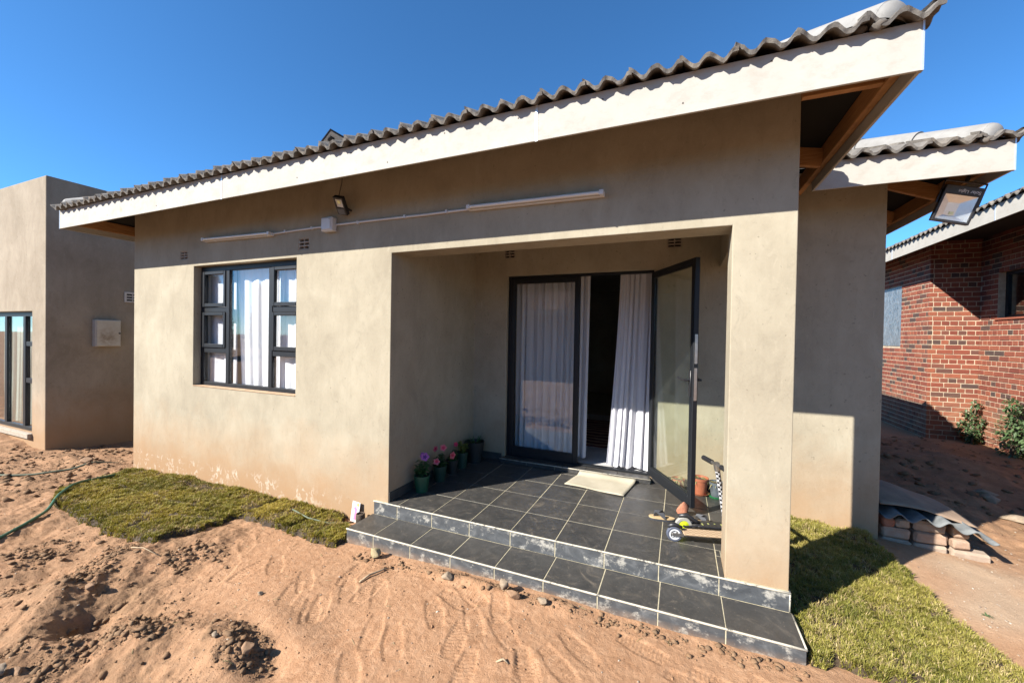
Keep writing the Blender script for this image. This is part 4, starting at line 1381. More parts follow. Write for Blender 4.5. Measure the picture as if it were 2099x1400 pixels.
mbx = empty('meter_box', (-6.95, .64, 1.36), 'rusty cream metal meter box on the shaded side of the left building', 'meter box')
MB().cbox(AX1 + .0005, -6.90, .485, .79, 1.15, 1.57, .005).build('box_body', M['meter'], mbx)
MB().cbox(-6.899, -6.885, .495, .780, 1.16, 1.56, .003).build('box_door', M['meter'], mbx)
MB().tube([(-6.886, .765, 1.36), (-6.868, .765, 1.36)], .012, 8).build('latch', M['black'], mbx)
hl = []
for i in range(3):
    for j in range(2):
        hl.append((AX1 + .004, AX1 + .02, .895 + .085 * j, .97 + .085 * j, 1.895 + .045 * i, 1.92 + .045 * i))
vb = cells([(AX1 + .0005, AX1 + .02, .87, 1.08, 1.87, 2.04)], hl).build('air_vent', M['vent_white'], annex)
MB().box(AX1 + .003, AX1 + .0045, .89, 1.06, 1.89, 2.02).build('vent_hole_shade', M['dark'], vb)  # dark sheet for the shade behind the slots

# ------------------------------------------------------------------ brick house on the right
bh = empty('brick_house', (7.5, 7.5, -0.5), 'face-brick house with tiled eave at the right edge', 'house')
BX1, BXC, BY1 = 5.9, 6.62, 7.73
BZ0, BZ1 = -0.72, 3.6
# mortar core with openings (set 8 mm behind the brick faces)
mc = 0.007
core = cells([(BX1 + mc, BX1 + .23, BY1 + mc, 13.0, BZ0, BZ1), (BX1 + .23, BXC + .23, BY1 + mc, BY1 + .23, BZ0, BZ1), (BXC + mc, BXC + .23, 2.2, BY1 + mc, BZ0, BZ1), (BXC + .23, 12, 2.2, 2.43, BZ0, BZ1), (BX1 + .23, 12, 12.77, 13.0, BZ0, BZ1), (11.77, 12, 2.43, 12.77, BZ0, BZ1)],
             [(BX1 + mc, BX1 + .23, 8.83, 10.0, 1.35, 2.70), (BXC + mc, BXC + .23, 5.9, 7.27, 1.90, 2.72)])
core.build('wall', M['brick_mortar'], bh)
CH, BL, JN = 0.0925, 0.245, 0.015
bk_meshes = {}


def brick_mesh(L, H, D=.05):
    key = (round(L, 3), round(H, 3))
    if key not in bk_meshes:
        mm = MB().cbox(-L / 2, L / 2, 0, D, -H / 2, H / 2, .004, .0015)
        me = bpy.data.meshes.new('brick'); me.from_pydata(mm.v, [], mm.f); me.materials.append(M['brick'])
        bk_meshes[key] = me
    return bk_meshes[key]


blist = []       # (size on screen, location, rotation, L, H)
dirw = fw


def screen(p, L):
    d = np.array(p) - CAM
    zc = d @ fw
    if zc < .3: return 0, 9, 9
    return L / zc, (d @ right) / zc, (d @ up) / zc


nc = int((BZ1 - BZ0) / CH)
for k in range(nc):
    z = BZ0 + CH * (k + .5)
    odd = k % 2
    header = odd and (k % 4 == 3 or k % 6 == 1)
    L = BL / 2 if header else BL
    off = (0.5 * L if k % 2 else 0)
    # face A, looking towards -x
    def face(u0, u1, fn, hole, base):
        u = base - off
        while u < u1:
            a, b = max(u, u0), min(u + L, u1)
            u += L
            if b - a < .03: continue
            if hole and hole[2] < z < hole[3]:
                if a < hole[0] < b: b = hole[0]
                elif a < hole[1] < b: a = hole[1]
                elif a >= hole[0] and b <= hole[1]: continue
                if b - a < .04: continue
            fn(a, b)
    def fA(a, b):
        if a <= BY1 + .053 * odd: a -= JN / 2 - .0005
        blist.append(((BX1 + random.uniform(-.002, .002), (a + b) / 2, z), -math.pi / 2, b - a - JN, CH - JN))
    def fB(a, b):
        if b >= BXC - .001: b += JN / 2 + .012
        if odd and a <= BX1 + .001: a -= JN / 2 - .0005
        blist.append((((a + b) / 2, BY1 + random.uniform(-.002, .002), z), 0, b - a - JN, CH - JN))
    def fC(a, b):
        if b >= BY1 - .005: b += JN / 2
        blist.append(((BXC + random.uniform(-.002, .002), (a + b) / 2, z), -math.pi / 2, b - a - JN, CH - JN))
    face(BY1 + (.052 if odd else 0), 11.0, fA, (8.83, 10.0, 1.35, 2.70), BY1)
    face(BX1 + (0 if odd else .052), BXC, fB, None, BX1)
    face(2.3, BY1 - .004, fC, (5.9, 7.27, 1.90, 2.72), 2.3)
vis = []
for it in blist:
    p, rz, L, H = it
    s, a, b = screen(p, 1.0)
    wdt = L * (0.35 if rz else 0.95)
    seen = (abs(a) < 1.31) and (-.88 < b < .88) and p[2] > -.45 and (a * 820 + 1049 > 1800)
    vis.append((s * math.sqrt(wdt) * (1 if seen else 0), it))
vis.sort(key=lambda q: -q[0])
for q, (p, rz, L, H) in vis[:296]:
    Lr = round(L / .004) * .004
    o = bpy.data.objects.new('brick', brick_mesh(Lr, H))
    o.location = np.array(p) - org(bh)
    o.rotation_euler = (random.uniform(-.01, .01), random.uniform(-.008, .008), rz + random.uniform(-.012, .012))
    link(o, bh)
m = MB()
for q, (p, rz, L, H) in vis[296:]:
    m.M = Matrix.Translation(p) @ Matrix.Rotation(rz, 4, 'Z')
    m.cbox(-L / 2, L / 2, 0, .05, -H / 2, H / 2, .004)
m.M = None
tag(m.build('brickwork', M['brick'], bh), kind='stuff')
# openings
fa = MB().box(BX1 + .03, BX1 + .05, 8.83, 10.0, 1.35, 2.70).build('window', M['frame'], bh)
MB().add([(BX1 + .012, y_, z_) for y_, z_ in ((8.835, 1.36), (9.99, 1.36), (9.99, 2.69), (8.835, 2.69))], [(0, 3, 2, 1)]).build('plastic_sheet', M['film'], fa)
m = MB()
m.box(BXC + .1, BXC + .15, 5.9, 5.96, 1.9, 2.72).box(BXC + .1, BXC + .15, 7.21, 7.27, 1.9, 2.72).box(BXC + .1, BXC + .15, 5.96, 7.21, 2.66, 2.72).box(BXC + .1, BXC + .15, 5.96, 7.21, 1.9, 1.95).box(BXC + .1, BXC + .15, 6.55, 6.6, 1.95, 2.66)
fc_ = m.build('window', M['frame'], bh)
MB().box(BXC + .12, BXC + .125, 5.96, 7.21, 1.95, 2.66).build('pane', M['glass'], fc_)
MB().cbox(BXC - .02, BXC + .1, 5.85, 7.30, 1.862, 1.899, .004).build('sill', M['brick'], fc_)
m = MB()
m.box(BX1 + .6, BX1 + .62, 8.2, 12, 0, 3.2).box(BXC + .9, BXC + .92, 3, 7.4, 0, 3.2)
m.build('inner_wall', M['dark'], bh)  # near-black panels stand in for the unlit rooms behind the windows
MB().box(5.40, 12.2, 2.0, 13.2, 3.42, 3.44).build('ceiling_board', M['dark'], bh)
EX, EZ = 5.41, 3.15
ends = [2.0, 5.05, 8.0, 13.2]
for a, b in zip(ends[:-1], ends[1:]):
    MB().box(EX, EX + .015, a + .004, b - .004, EZ, EZ + .22).build('fascia_board', M['fascia'], bh)
for jy in (5.05, 8.0):
    MB().box(EX - .003, EX + .004, jy - .008, jy + .008, EZ - .002, EZ + .22).build('joint_strip', M['alu'], bh)
m = MB()
for k in range(9):
    s0 = -.05 + .3 * k; s1 = s0 + .34
    n = int(11.3 / RP * 6)
    us = np.linspace(2.0, 13.3, n); hh = tprof(us / RP * .82) * 1.15
    vs = []; fs = []
    z0 = EZ + .22 + PITCH * (s0 + .05); z1 = z0 + (s1 - s0) * (PITCH - .06)
    for (s, z, o_) in ((s0, z0, 0.0), (s0, z0, .02), (s1, z1, .02)):
        for u, h in zip(us, hh): vs.append((EX + s, u, z + h + o_ - .016))
    for i in range(n - 1):
        for r in range(2):
            a = r * n + i
            fs.append((a, a + n, a + n + 1, a + 1))
    m.add(vs, fs)
tag(m.build('roof_tiles', M['tile'], bh, smooth=True, auto=50), kind='stuff')
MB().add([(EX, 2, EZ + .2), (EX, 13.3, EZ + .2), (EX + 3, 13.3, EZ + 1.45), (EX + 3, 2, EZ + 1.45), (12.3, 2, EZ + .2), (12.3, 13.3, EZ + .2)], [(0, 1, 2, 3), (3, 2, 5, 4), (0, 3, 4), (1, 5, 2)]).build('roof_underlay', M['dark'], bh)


# ------------------------------------------------------------------ turf
def inpoly(x, y, poly):
    ins = np.zeros(len(x), bool)
    n = len(poly); j = n - 1
    for i in range(n):
        xi, yi = poly[i]; xj, yj = poly[j]
        c = ((yi > y) != (yj > y)) & (x < (xj - xi) * (y - yi) / (yj - yi + 1e-12) + xi)
        ins ^= c; j = i
    return ins


def edge_dist(x, y, poly):
    d = np.full(len(x), 9.0)
    n = len(poly)
    for i in range(n):
        a = np.array(poly[i]); b = np.array(poly[(i + 1) % n]); ab = b - a
        t_ = np.clip(((x - a[0]) * ab[0] + (y - a[1]) * ab[1]) / (ab @ ab), 0, 1)
        d = np.minimum(d, np.hypot(x - a[0] - t_ * ab[0], y - a[1] - t_ * ab[1]))
    return d


def turf(name, label, polys, dens, h0, h1, cols_, thick, seed, wid, seams=()):
    rr = np.random.default_rng(seed)
    allp = np.concatenate([np.array(p) for p in polys])
    x0, y0 = allp.min(0) - .05; x1, y1 = allp.max(0) + .05
    # soil slab
    st = 0.02
    gx_ = np.arange(x0, x1 + st, st); gy_ = np.arange(y0, y1 + st, st)
    GX, GY = np.meshgrid(gx_, gy_)
    fx, fy = GX.ravel(), GY.ravel()
    jx = fx + .03 * pnoise(fx * 7, fy * 7) + .015 * pnoise(fx * 23, fy * 23); jy = fy + .03 * pnoise(fx * 7 + 40, fy * 7) + .015 * pnoise(fx * 23 + 9, fy * 23)
    ins = np.zeros(len(fx), bool); ed = np.zeros(len(fx))
    for p in polys:
        i_ = inpoly(jx, jy, p)
        ed = np.where(i_, np.maximum(ed, edge_dist(jx, jy, p)), ed); ins |= i_
    gb = gheight(fx, fy, False)
    lump = .010 * pnoise(fx * 3.1, fy * 3.1) + .006 * pnoise(fx * 9, fy * 9)
    for (sx0, sy0, sx1, sy1) in seams:
        ds = edge_dist(fx, fy, [(sx0, sy0), (sx1, sy1)])
        lump = lump - .022 * np.exp(-(ds / .018) ** 2)
    zt_ = gb + np.where(ins, thick * sstep(0, .018, ed) + lump, -.03)
    n1, n2 = len(gx_), len(gy_)
    v = np.stack([fx, fy, zt_], 1); ids = np.arange(n1 * n2).reshape(n2, n1)
    q = np.stack([ids[:-1, :-1], ids[:-1, 1:], ids[1:, 1:], ids[1:, :-1]], -1).reshape(-1, 4)
    keep = ins[q].any(1); q = q[keep]
    c0 = np.array([(x0 + x1) / 2, (y0 + y1) / 2, -.25])
    me = np_mesh(name + '_soil', v - c0, q, True); me.materials.append(M['turf_soil'])
    # blades
    N = int((x1 - x0) * (y1 - y0) * dens)
    bx = rr.uniform(x0, x1, N); by = rr.uniform(y0, y1, N)
    qx = bx + .03 * pnoise(bx * 7, by * 7) + .02 * pnoise(bx * 23, by * 23); qy = by + .03 * pnoise(bx * 7 + 40, by * 7) + .02 * pnoise(bx * 23 + 9, by * 23)
    ins = np.zeros(N, bool); ed = np.zeros(N)
    for p in polys:
        i_ = inpoly(qx, qy, p)
        ed = np.where(i_, np.maximum(ed, edge_dist(qx, qy, p)), ed); ins |= i_
    thin = pnoise(bx * 4.3 + 3, by * 4.3) + .6 * pnoise(bx * 13, by * 13)
    ins &= rr.uniform(0, 1, N) < np.where(thin < -.42, .22, 1.0)
    bx, by, ed, thin = bx[ins], by[ins], ed[ins], thin[ins]
    N = len(bx)
    zb = gheight(bx, by, False) + thick * sstep(0, .018, ed) + .010 * pnoise(bx * 3.1, by * 3.1) + .006 * pnoise(bx * 9, by * 9) - .003
    low = np.zeros(N)
    for (sx0, sy0, sx1, sy1) in seams:
        ds = edge_dist(bx, by, [(sx0, sy0), (sx1, sy1)])
        low = np.maximum(low, np.exp(-(ds / .02) ** 2))
    zb = zb - .022 * low
    h = rr.uniform(h0, h1, N) * (1 + .35 * pnoise(bx * 6 + 8, by * 6) + .8 * pnoise(bx * 22, by * 22 + 5)) * (1 - .4 * low)
    an = rr.uniform(0, 2 * math.pi, N); lean = rr.uniform(.25, 1.15, N) * h
    wd = rr.uniform(.7, 1.3, N) * wid
    ca, sa = np.cos(an), np.sin(an)
    tw = an + rr.uniform(-.7, .7, N) + math.pi / 2
    cw, sw_ = np.cos(tw) * wd / 2, np.sin(tw) * wd / 2
    B = np.stack([bx, by, zb], 1)
    mid = B + np.stack([ca * lean * .35, sa * lean * .35, h * .6], 1)
    tip = B + np.stack([ca * lean, sa * lean, h * np.sqrt(np.clip(1.15 - (lean / h) ** 2 * .45, .2, 1))], 1)
    Wv = np.stack([cw, sw_, np.zeros(N)], 1)
    V = np.stack([B - Wv, B + Wv, mid + Wv * .8, mid - Wv * .8, tip], 1).reshape(-1, 3)
    k = np.arange(N) * 5
    F = np.concatenate([np.stack([k, k + 1, k + 2], 1), np.stack([k, k + 2, k + 3], 1), np.stack([k + 3, k + 2, k + 4], 1)])
    mb = np_mesh(name + '_blades', V - c0, F)
    mb.materials.append(M['grass'])
    patch = pnoise(bx * 2.3 + 11, by * 2.3) * .9 + .35 * pnoise(bx * 8, by * 8) + rr.normal(0, .33, N)
    t_ = np.clip(.5 + .5 * patch, 0, 1)
    cA, cB, cC, cD = (np.array(c) for c in cols_)
    colr = np.where(t_[:, None] < .5, cA + (cB - cA) * (t_[:, None] * 2), cB + (cC - cB) * (t_[:, None] * 2 - 1))
    dry = rr.uniform(0, 1, N) < (.12 + .55 * np.clip(-thin, 0, 1))
    colr = np.where(dry[:, None], cD, colr) * rr.uniform(.75, 1.25, (N, 1))
    colr = np.repeat(colr, 5, 0)
    at = mb.attributes.new('tint', 'FLOAT_COLOR', 'POINT')
    at.data.foreach_set('color', np.concatenate([colr, np.ones((len(colr), 1))], 1).astype(np.float32).ravel())
    ob = bpy.data.objects.new(name, mb)
    ob.location = c0; link(ob); WO[ob.name] = c0
    tag(ob, label, 'lawn', 'laid turf', 'stuff')
    sl_ = bpy.data.objects.new('turf_soil', me); link(sl_, ob)
    return ob


GL = [(-4.66, -.02), (-3.67, .0), (-1.42, .0), (-1.30, -.02), (-1.26, -.10), (-1.0, -.22), (-1.0, -.42), (-1.25, -.42), (-1.55, -.40), (-2.12, -.40), (-2.17, -.44), (-2.14, -.73), (-2.20, -.98), (-2.72, -.98), (-3.42, -.95), (-4.2, -.87), (-4.48, -.66), (-4.62, -.34)]
turf('turf', 'olive green turf laid in pieces along the front wall under the window', [GL], 64000, .009, .026,
     ((.095, .096, .012), (.235, .202, .021), (.36, .268, .042), (.31, .21, .09)), .042, 3, .0040,
     [(-4.6, -.42, -2.3, -.46), (-3.5, -.95, -2.2, -.52), (-2.17, -.44, -2.13, 0), (-2.75, -.96, -2.65, -.45), (-1.55, -.40, -1.5, 0)])
GR = [(2.03, -.33), (2.16, -.26), (2.42, -.30), (2.75, -.28), (2.98, -.1), (3.0, .05), (2.97, .25), (2.94, .48), (2.88, .80), (2.90, 1.10), (2.86, 1.30), (2.86, 1.46), (2.6, 1.475), (2.06, 1.475), (2.02, .6)]
turf('turf', 'longer yellowish green turf at the right end of the steps', [GR], 78000, .012, .034,
     ((.105, .115, .02), (.25, .228, .044), (.36, .30, .084), (.40, .31, .15)), .042, 5, .0034,
     [(2.02, .36, 2.95, .42), (2.45, -.28, 2.5, .4)])

# ------------------------------------------------------------------ clods, pebbles, stones
def rock_arrays(n_sub=1):
    bmx = bmesh.new(); bmesh.ops.create_icosphere(bmx, subdivisions=n_sub, radius=1.0)
    v = np.array([p.co[:] for p in bmx.verts]); f = np.array([[q.index for q in p.verts] for p in bmx.faces]); bmx.free()
    return v, f


def scatter(name, label, xs, ys, sizes, mat, seed, sub=1, sink=.3, flat=.7, cat='soil'):
    rr = np.random.default_rng(seed)
    v0, f0 = rock_arrays(sub)
    zs = gheight(xs, ys)
    n = len(xs); nv = len(v0)
    V = np.zeros((n, nv, 3)); 
    for i in range(n):
        sc_ = sizes[i] * np.array([rr.uniform(.75, 1.3), rr.uniform(.75, 1.3), rr.uniform(.5, 1.0) * flat])
        p = v0 * (1 + rr.normal(0, .26, (nv, 1)))
        a = rr.uniform(0, 6.28); R2 = np.array([[math.cos(a), -math.sin(a), 0], [math.sin(a), math.cos(a), 0], [0, 0, 1]])
        b_ = rr.uniform(-.5, .5); Rx = np.array([[1, 0, 0], [0, math.cos(b_), -math.sin(b_)], [0, math.sin(b_), math.cos(b_)]])
        V[i] = (p * sc_) @ Rx.T @ R2.T + np.array([xs[i], ys[i], zs[i] + sizes[i] * (flat * .75 - sink)])
    F = (f0[None] + (np.arange(n) * nv)[:, None, None]).reshape(-1, 3)
    me = np_mesh(name, V.reshape(-1, 3), F, sub > 1)
    me.materials.append(mat)
    o = link(bpy.data.objects.new(name, me))
    tag(o, label, cat, None, 'stuff')
    return o


def sample(n, fn, x0, x1, y0, y1, seed):
    rr = np.random.default_rng(seed)
    xs = []; ys = []
    while len(xs) < n:
        x = rr.uniform(x0, x1, n * 4); y = rr.uniform(y0, y1, n * 4)
        k = rr.uniform(0, 1, n * 4) < fn(x, y)
        k &= ~((x > -1.0) & (x < 2.03) & (y > -.33)) & ~((x > -4.75) & (x < 2) & (y > -.01)) & ~((y > 1.46) & (x > 1) & (x < 2.97)) & ~((x < -6.9) & (y > -.05))
        xs += list(x[k]); ys += list(y[k])
    return np.array(xs[:n]), np.array(ys[:n])


rs = np.random.default_rng(31)
xs, ys = sample(20000, lambda x, y: rough_mask(x, y) ** 1.5 * (.06 + .94 * sstep(-.1, .4, pnoise(x * 2.7 + 31, y * 2.7) + .35 * pnoise(x * 9, y * 9))), -3.2, 0.0, -2.2, -.7, 1)
scatter('soil_clods', 'crumbled clods of dug soil in the left foreground', xs, ys, .0022 + .019 * rs.uniform(0, 1, 20000) ** 22, M['clod'], 1)
xs, ys = sample(1500, lambda x, y: rough_mask(x, y), -7.6, -4.6, -1.0, 0.6, 2)
scatter('soil_clods', 'reddish clods along the alley between the two buildings', xs, ys, .006 + .03 * rs.uniform(0, 1, 1500) ** 8, M['clod'], 2)
xs, ys = sample(700, lambda x, y: np.exp(-((y + .42 - .02 * x) / .05) ** 2), -.8, 2.0, -.6, -.34, 3)
scatter('soil_clods', 'small crumbs of soil and mortar along the foot of the step', xs, ys, .003 + .016 * rs.uniform(0, 1, 700) ** 6, M['clod'], 3)
xs, ys = sample(900, lambda x, y: rough_mask(x, y) * .9, 2.9, 7.0, 1.9, 7.6, 4)
scatter('soil_clods', 'lumps on the shaded soil bank beside the brick house', xs, ys, .008 + .05 * rs.uniform(0, 1, 900) ** 5, M['clod'], 4)
xs, ys = sample(1500, lambda x, y: .35 + .65 * (pnoise(x * 1.5, y * 1.5) > 0), -4.5, 2.2, -2.1, -.34, 5)
scatter('pebbles', 'tiny stones scattered over the red soil in front of the steps', xs, ys, .0016 + .006 * rs.uniform(0, 1, 1500) ** 7, M['pebble'], 5, cat='gravel')
xs, ys = sample(2200, lambda x, y: np.clip(sandy_mask(x, y) + .12, 0, 1), 2.5, 5.0, -.6, 2.6, 6)
scatter('pebbles', 'pale grit and gravel on the sandy ground by the brick stack', xs, ys, .0015 + .006 * rs.uniform(0, 1, 2200) ** 6, M['pebble'], 6, cat='gravel')


xs, ys = sample(6500, lambda x, y: .25 + .75 * sstep(-.2, .4, pnoise(x * 2.2, y * 2.2) + .5 * pnoise(x * 8, y * 8)), -4.6, 2.3, -2.1, -.33, 9)
scatter('soil_crumbs', 'fine crumbs of red soil over the yard in front of the house', xs, ys, .0014 + .007 * rs.uniform(0, 1, 6500) ** 10, M['clod_red'], 9)


def stone(x, y, size, scl, mat, label, seed, group=None, rotz=0.0, sink=.35, name='stone', z=None, tilt=0):
    rr = np.random.default_rng(seed)
    v, f = rock_arrays(3)
    # facet by clipping against random planes
    p = v.copy()
    for k in range(15):
        n = rr.normal(size=3); n /= np.linalg.norm(n); d = rr.uniform(.42, .75)
        t_ = p @ n - d
        p = p - np.where(t_ > 0, t_, 0)[:, None] * n
    p = p * 1.3 * (1 + .02 * rr.normal(size=(len(p), 1)))
    p = p * np.array(scl) * size
    R = Matrix.Rotation(rotz, 3, 'Z') @ Matrix.Rotation(tilt, 3, 'Y')
    p = p @ np.array(R).T
    zz = gz(x, y) if z is None else z
    zlow = p[:, 2].min()
    me = np_mesh(name, p, f); me.materials.append(mat)
    o = bpy.data.objects.new(name, me)
    o.location = (x, y, zz - zlow * (1 - sink))
    link(o)
    return tag(o, label, 'stone', group)


stone(-.62, -.40, .038, (1.0, .8, 1.3), M['stone_yellow'], 'pale yellow pointed stone at the left foot of the steps', 1, rotz=.6)
stone(-1.575, -1.905, .045, (1.3, .8, .6), M['stone_grey'], 'large grey and tan stone at the bottom left corner', 2, rotz=.5)
stone(-1.515, -1.855, .020, (1.2, .8, .8), M['stone_brown'], 'small orange stone against the big grey one at bottom left', 3)
stone(-.58, -1.37, .036, (.9, .7, 1.1), M['stone_brown'], 'upright brown stone in the dug hole at bottom centre left', 24, rotz=.3, sink=.6)
stone(-.78, -1.40, .020, (1.2, .8, .8), M['stone_grey'], 'pale stone left of the upright brown stone in the hole', 5)
stone(-1.98, -1.42, .032, (1.2, .8, .9), M['stone_brown'], 'brown lump on the soil heap below the turf corner', 6)
stone(.02, -.46, .034, (1.2, .8, .8), M['stone_grey'], 'grey mortar lump by the middle of the lower step', 7)
stone(.42, -.42, .04, (.7, .7, 1.2), M['stone_grey'], 'upright mortar lump half way along the lower step', 8)
stone(.50, -.47, .03, (1.3, .8, .8), M['stone_brown'], 'brown lump beside the upright mortar piece by the step', 9)
stone(.68, -.44, .026, (1.2, .9, .8), M['stone_grey'], 'small pale lump right of the mortar pieces by the step', 10)
stone(4.38, 2.66, .085, (1.2, .9, .6), M['stone_grey'], 'sunlit pale boulder beyond the brick stack at the shade edge', 11)
stone(4.45, 3.1, .08, (1.0, .8, .6), M['stone_grey'], 'grey boulder in the shade on the soil bank', 12)
stone(4.6, 3.5, .075, (1.3, .9, .6), M['stone_grey'], 'farther grey boulder high on the shaded soil bank', 13)
stone(-5.42, -.15, .06, (1.0, .9, .8), M['stone_brown'], 'reddish clod lying on the dark hose in the alley', 14)
stone(1.462, .80, .052, (1.1, .8, .95), M['red_brick'], 'broken piece of red brick stopping the open glass door', 15, name='brick_piece', z=0.0, sink=.05, rotz=.9)
stone(-.98, -1.02, .018, (1.3, .8, .6), M['stone_grey'], 'small white stone lying alone in the left foreground soil', 17)

# sticks
def stick(pts, r, label):
    P_ = [(x, y, gz(x, y) + dz) for x, y, dz in pts]
    return tag(MB().tube(P_, r, 6).build('stick', M['dry_stick'], None, smooth=True, origin=P_[0]), label, 'stick')


M['dry_stick'] = stone_mat('dry_stick', (0.22, 0.15, 0.09), (0.40, 0.31, 0.2))
stick([(-.50, -.68, .008), (-.49, -.60, .012), (-.46, -.52, .012), (-.44, -.46, .006)], [.006, .007, .006, .004], 'dry forked twig stuck in the soil left of the step middle')
stick([(.60, -.92, .004), (.63, -.90, .012), (.66, -.905, .004)], [.004, .006, .003], 'dark scrap of twig in the bottom centre footprints')
stick([(-2.3, -1.08, .006), (-2.15, -1.075, .01), (-2.0, -1.05, .006)], [.003, .004, .003], 'thin stick lying below the corner of the left turf')


m = MB(); rr = random.Random(77)
for i in range(90):
    x0, y0 = rr.uniform(-3.0, 2.2), rr.uniform(-1.7, -.36)
    if -1.0 < x0 < 2.03 and y0 > -.34: continue
    a = rr.uniform(0, 6.28); L = rr.uniform(.012, .05)
    x1, y1 = x0 + L * math.cos(a), y0 + L * math.sin(a)
    m.tube([(x0, y0, gz(x0, y0) + .002), ((x0 + x1) / 2, (y0 + y1) / 2, gz((x0 + x1) / 2, (y0 + y1) / 2) + .004), (x1, y1, gz(x1, y1) + .002)], .0011, 4)
tag(m.build('straw_bits', M['leaf_dry'], None, origin=(0, -.8, -.25)), 'bits of dry straw and grass lying on the red soil', 'straw', None, 'stuff')


# hoses
def hose(pts, r, mat, label):
    pts = np.array(pts, float)
    tt = np.linspace(0, len(pts) - 1, 60)
    x = np.interp(tt, range(len(pts)), pts[:, 0]); y = np.interp(tt, range(len(pts)), pts[:, 1]); dz = np.interp(tt, range(len(pts)), pts[:, 2])
    k = np.ones(7) / 7
    xs_ = np.convolve(np.pad(x, 3, 'edge'), k, 'valid'); ys_ = np.convolve(np.pad(y, 3, 'edge'), k, 'valid')
    zs_ = np.convolve(np.pad(gheight(xs_, ys_) + dz, 3, 'edge'), k, 'valid')
    P_ = list(zip(xs_, ys_, zs_ + r))
    return tag(MB().tube(P_, r, 10).build('hose', mat, None, smooth=True, origin=P_[len(P_) // 2]), label, 'hose')


hose([(-3.2, -2.1, 0), (-3.5, -1.55, 0), (-3.62, -1.30, 0), (-3.72, -1.12, .0), (-3.92, -.97, .02), (-4.12, -.85, .06), (-4.32, -.66, .065), (-4.46, -.48, .065), (-4.52, -.30, .06), (-4.54, -.2, .03)], .0125, M['hose'], 'green garden hose running onto the left turf')
hose([(-7.2, -1.3, 0), (-6.2, -.92, 0), (-5.75, -.74, .0), (-5.5, -.50, .01), (-5.36, -.24, .01), (-5.3, .05, 0), (-5.3, .2, -.03)], .012, M['hose_old'], 'dusty dark hose half buried in the alley soil')


# ------------------------------------------------------------------ plants
def leaf_patch(m, c, d, L, W_, droop=.3, seg=3, up_=None):
    """a bent leaf blade from c along d"""
    d = np.array(d, float); d /= np.linalg.norm(d)
    s = np.cross(d, (0, 0, 1.0)); 
    if np.linalg.norm(s) < .05: s = np.array([1.0, 0, 0])
    s /= np.linalg.norm(s)
    vs = []; p = np.array(c, float)
    for i in range(seg + 1):
        t_ = i / seg
        w_ = W_ * math.sin(math.pi * (.12 + .86 * t_)) * .5
        q = p + d * L * t_ + np.array([0, 0, -droop * L * t_ * t_])
        vs += [q - s * w_ + np.array([0, 0, .15 * w_]), q + np.array([0, 0, -.1 * w_]), q + s * w_ + np.array([0, 0, .15 * w_])]
    fs = []
    for i in range(seg):
        a = i * 3
        fs += [(a, a + 1, a + 4, a + 3), (a + 1, a + 2, a + 5, a + 4)]
    m.add(vs, fs)


def pot(name, x, y, z, rt, h, mat, label, group, rim=True, saucer=None):
    e = empty(name, (x, y, z), label, 'flower pot', group)
    rb = rt * .72
    z0 = z + (.008 if saucer else 0)
    if saucer:
        MB().lathe([(0, z), (rt * .95, z), (rt * 1.12, z + .018), (rt * 1.06, z + .018), (rt * .92, z + .006), (0, z + .0062)], (x, y, 0), 24).build('saucer', saucer, e, smooth=True, auto=40)
    MB().lathe([(0, z0 + .0005), (rb, z0 + .0005), (rt * .95, z0 + h * .84), (rt, z0 + h * .84), (rt * 1.02, z0 + h), (rt * .93, z0 + h), (rt * .88, z0 + h * .84), (rt * .86, z0 + h * .80)], (x, y, 0), 24).build('pot_body', mat, e, smooth=True, auto=35)
    MB().lathe([(rt * .88, z0 + h * .86), (rt * .5, z0 + h * .90), (0, z0 + h * .91)], (x, y, 0), 16).build('soil', M['compost'], e, smooth=True)
    return e, z0 + h * .9


def petunia(e, x, y, z, r, h, n, mat, seed):
    rr = random.Random(seed)
    m = MB(); st = MB()
    for i in range(n):
        an = rr.uniform(0, 6.283); k = rr.uniform(.15, 1)
        hx = x + math.cos(an) * r * k * .6; hy = y + math.sin(an) * r * k * .6; hz = z + h * (1 - .45 * k) * rr.uniform(.5, 1)
        st.tube([(x + math.cos(an) * .01, y + math.sin(an) * .01, z - .01), ((x + hx) / 2, (y + hy) / 2, z + (hz - z) * .6), (hx, hy, hz)], .0025, 5)
        for q in range(14):
            t_ = rr.uniform(.15, 1.08); a2 = an + rr.uniform(-1.9, 1.9)
            c = (x + (hx - x) * t_, y + (hy - y) * t_, z + (hz - z) * t_)
            leaf_patch(m, c, (math.cos(a2), math.sin(a2), rr.uniform(-.1, .7)), rr.uniform(.03, .055), rr.uniform(.016, .028), .35)
    m.build('foliage', mat, e, smooth=True)
    st.build('stem', mat, e)


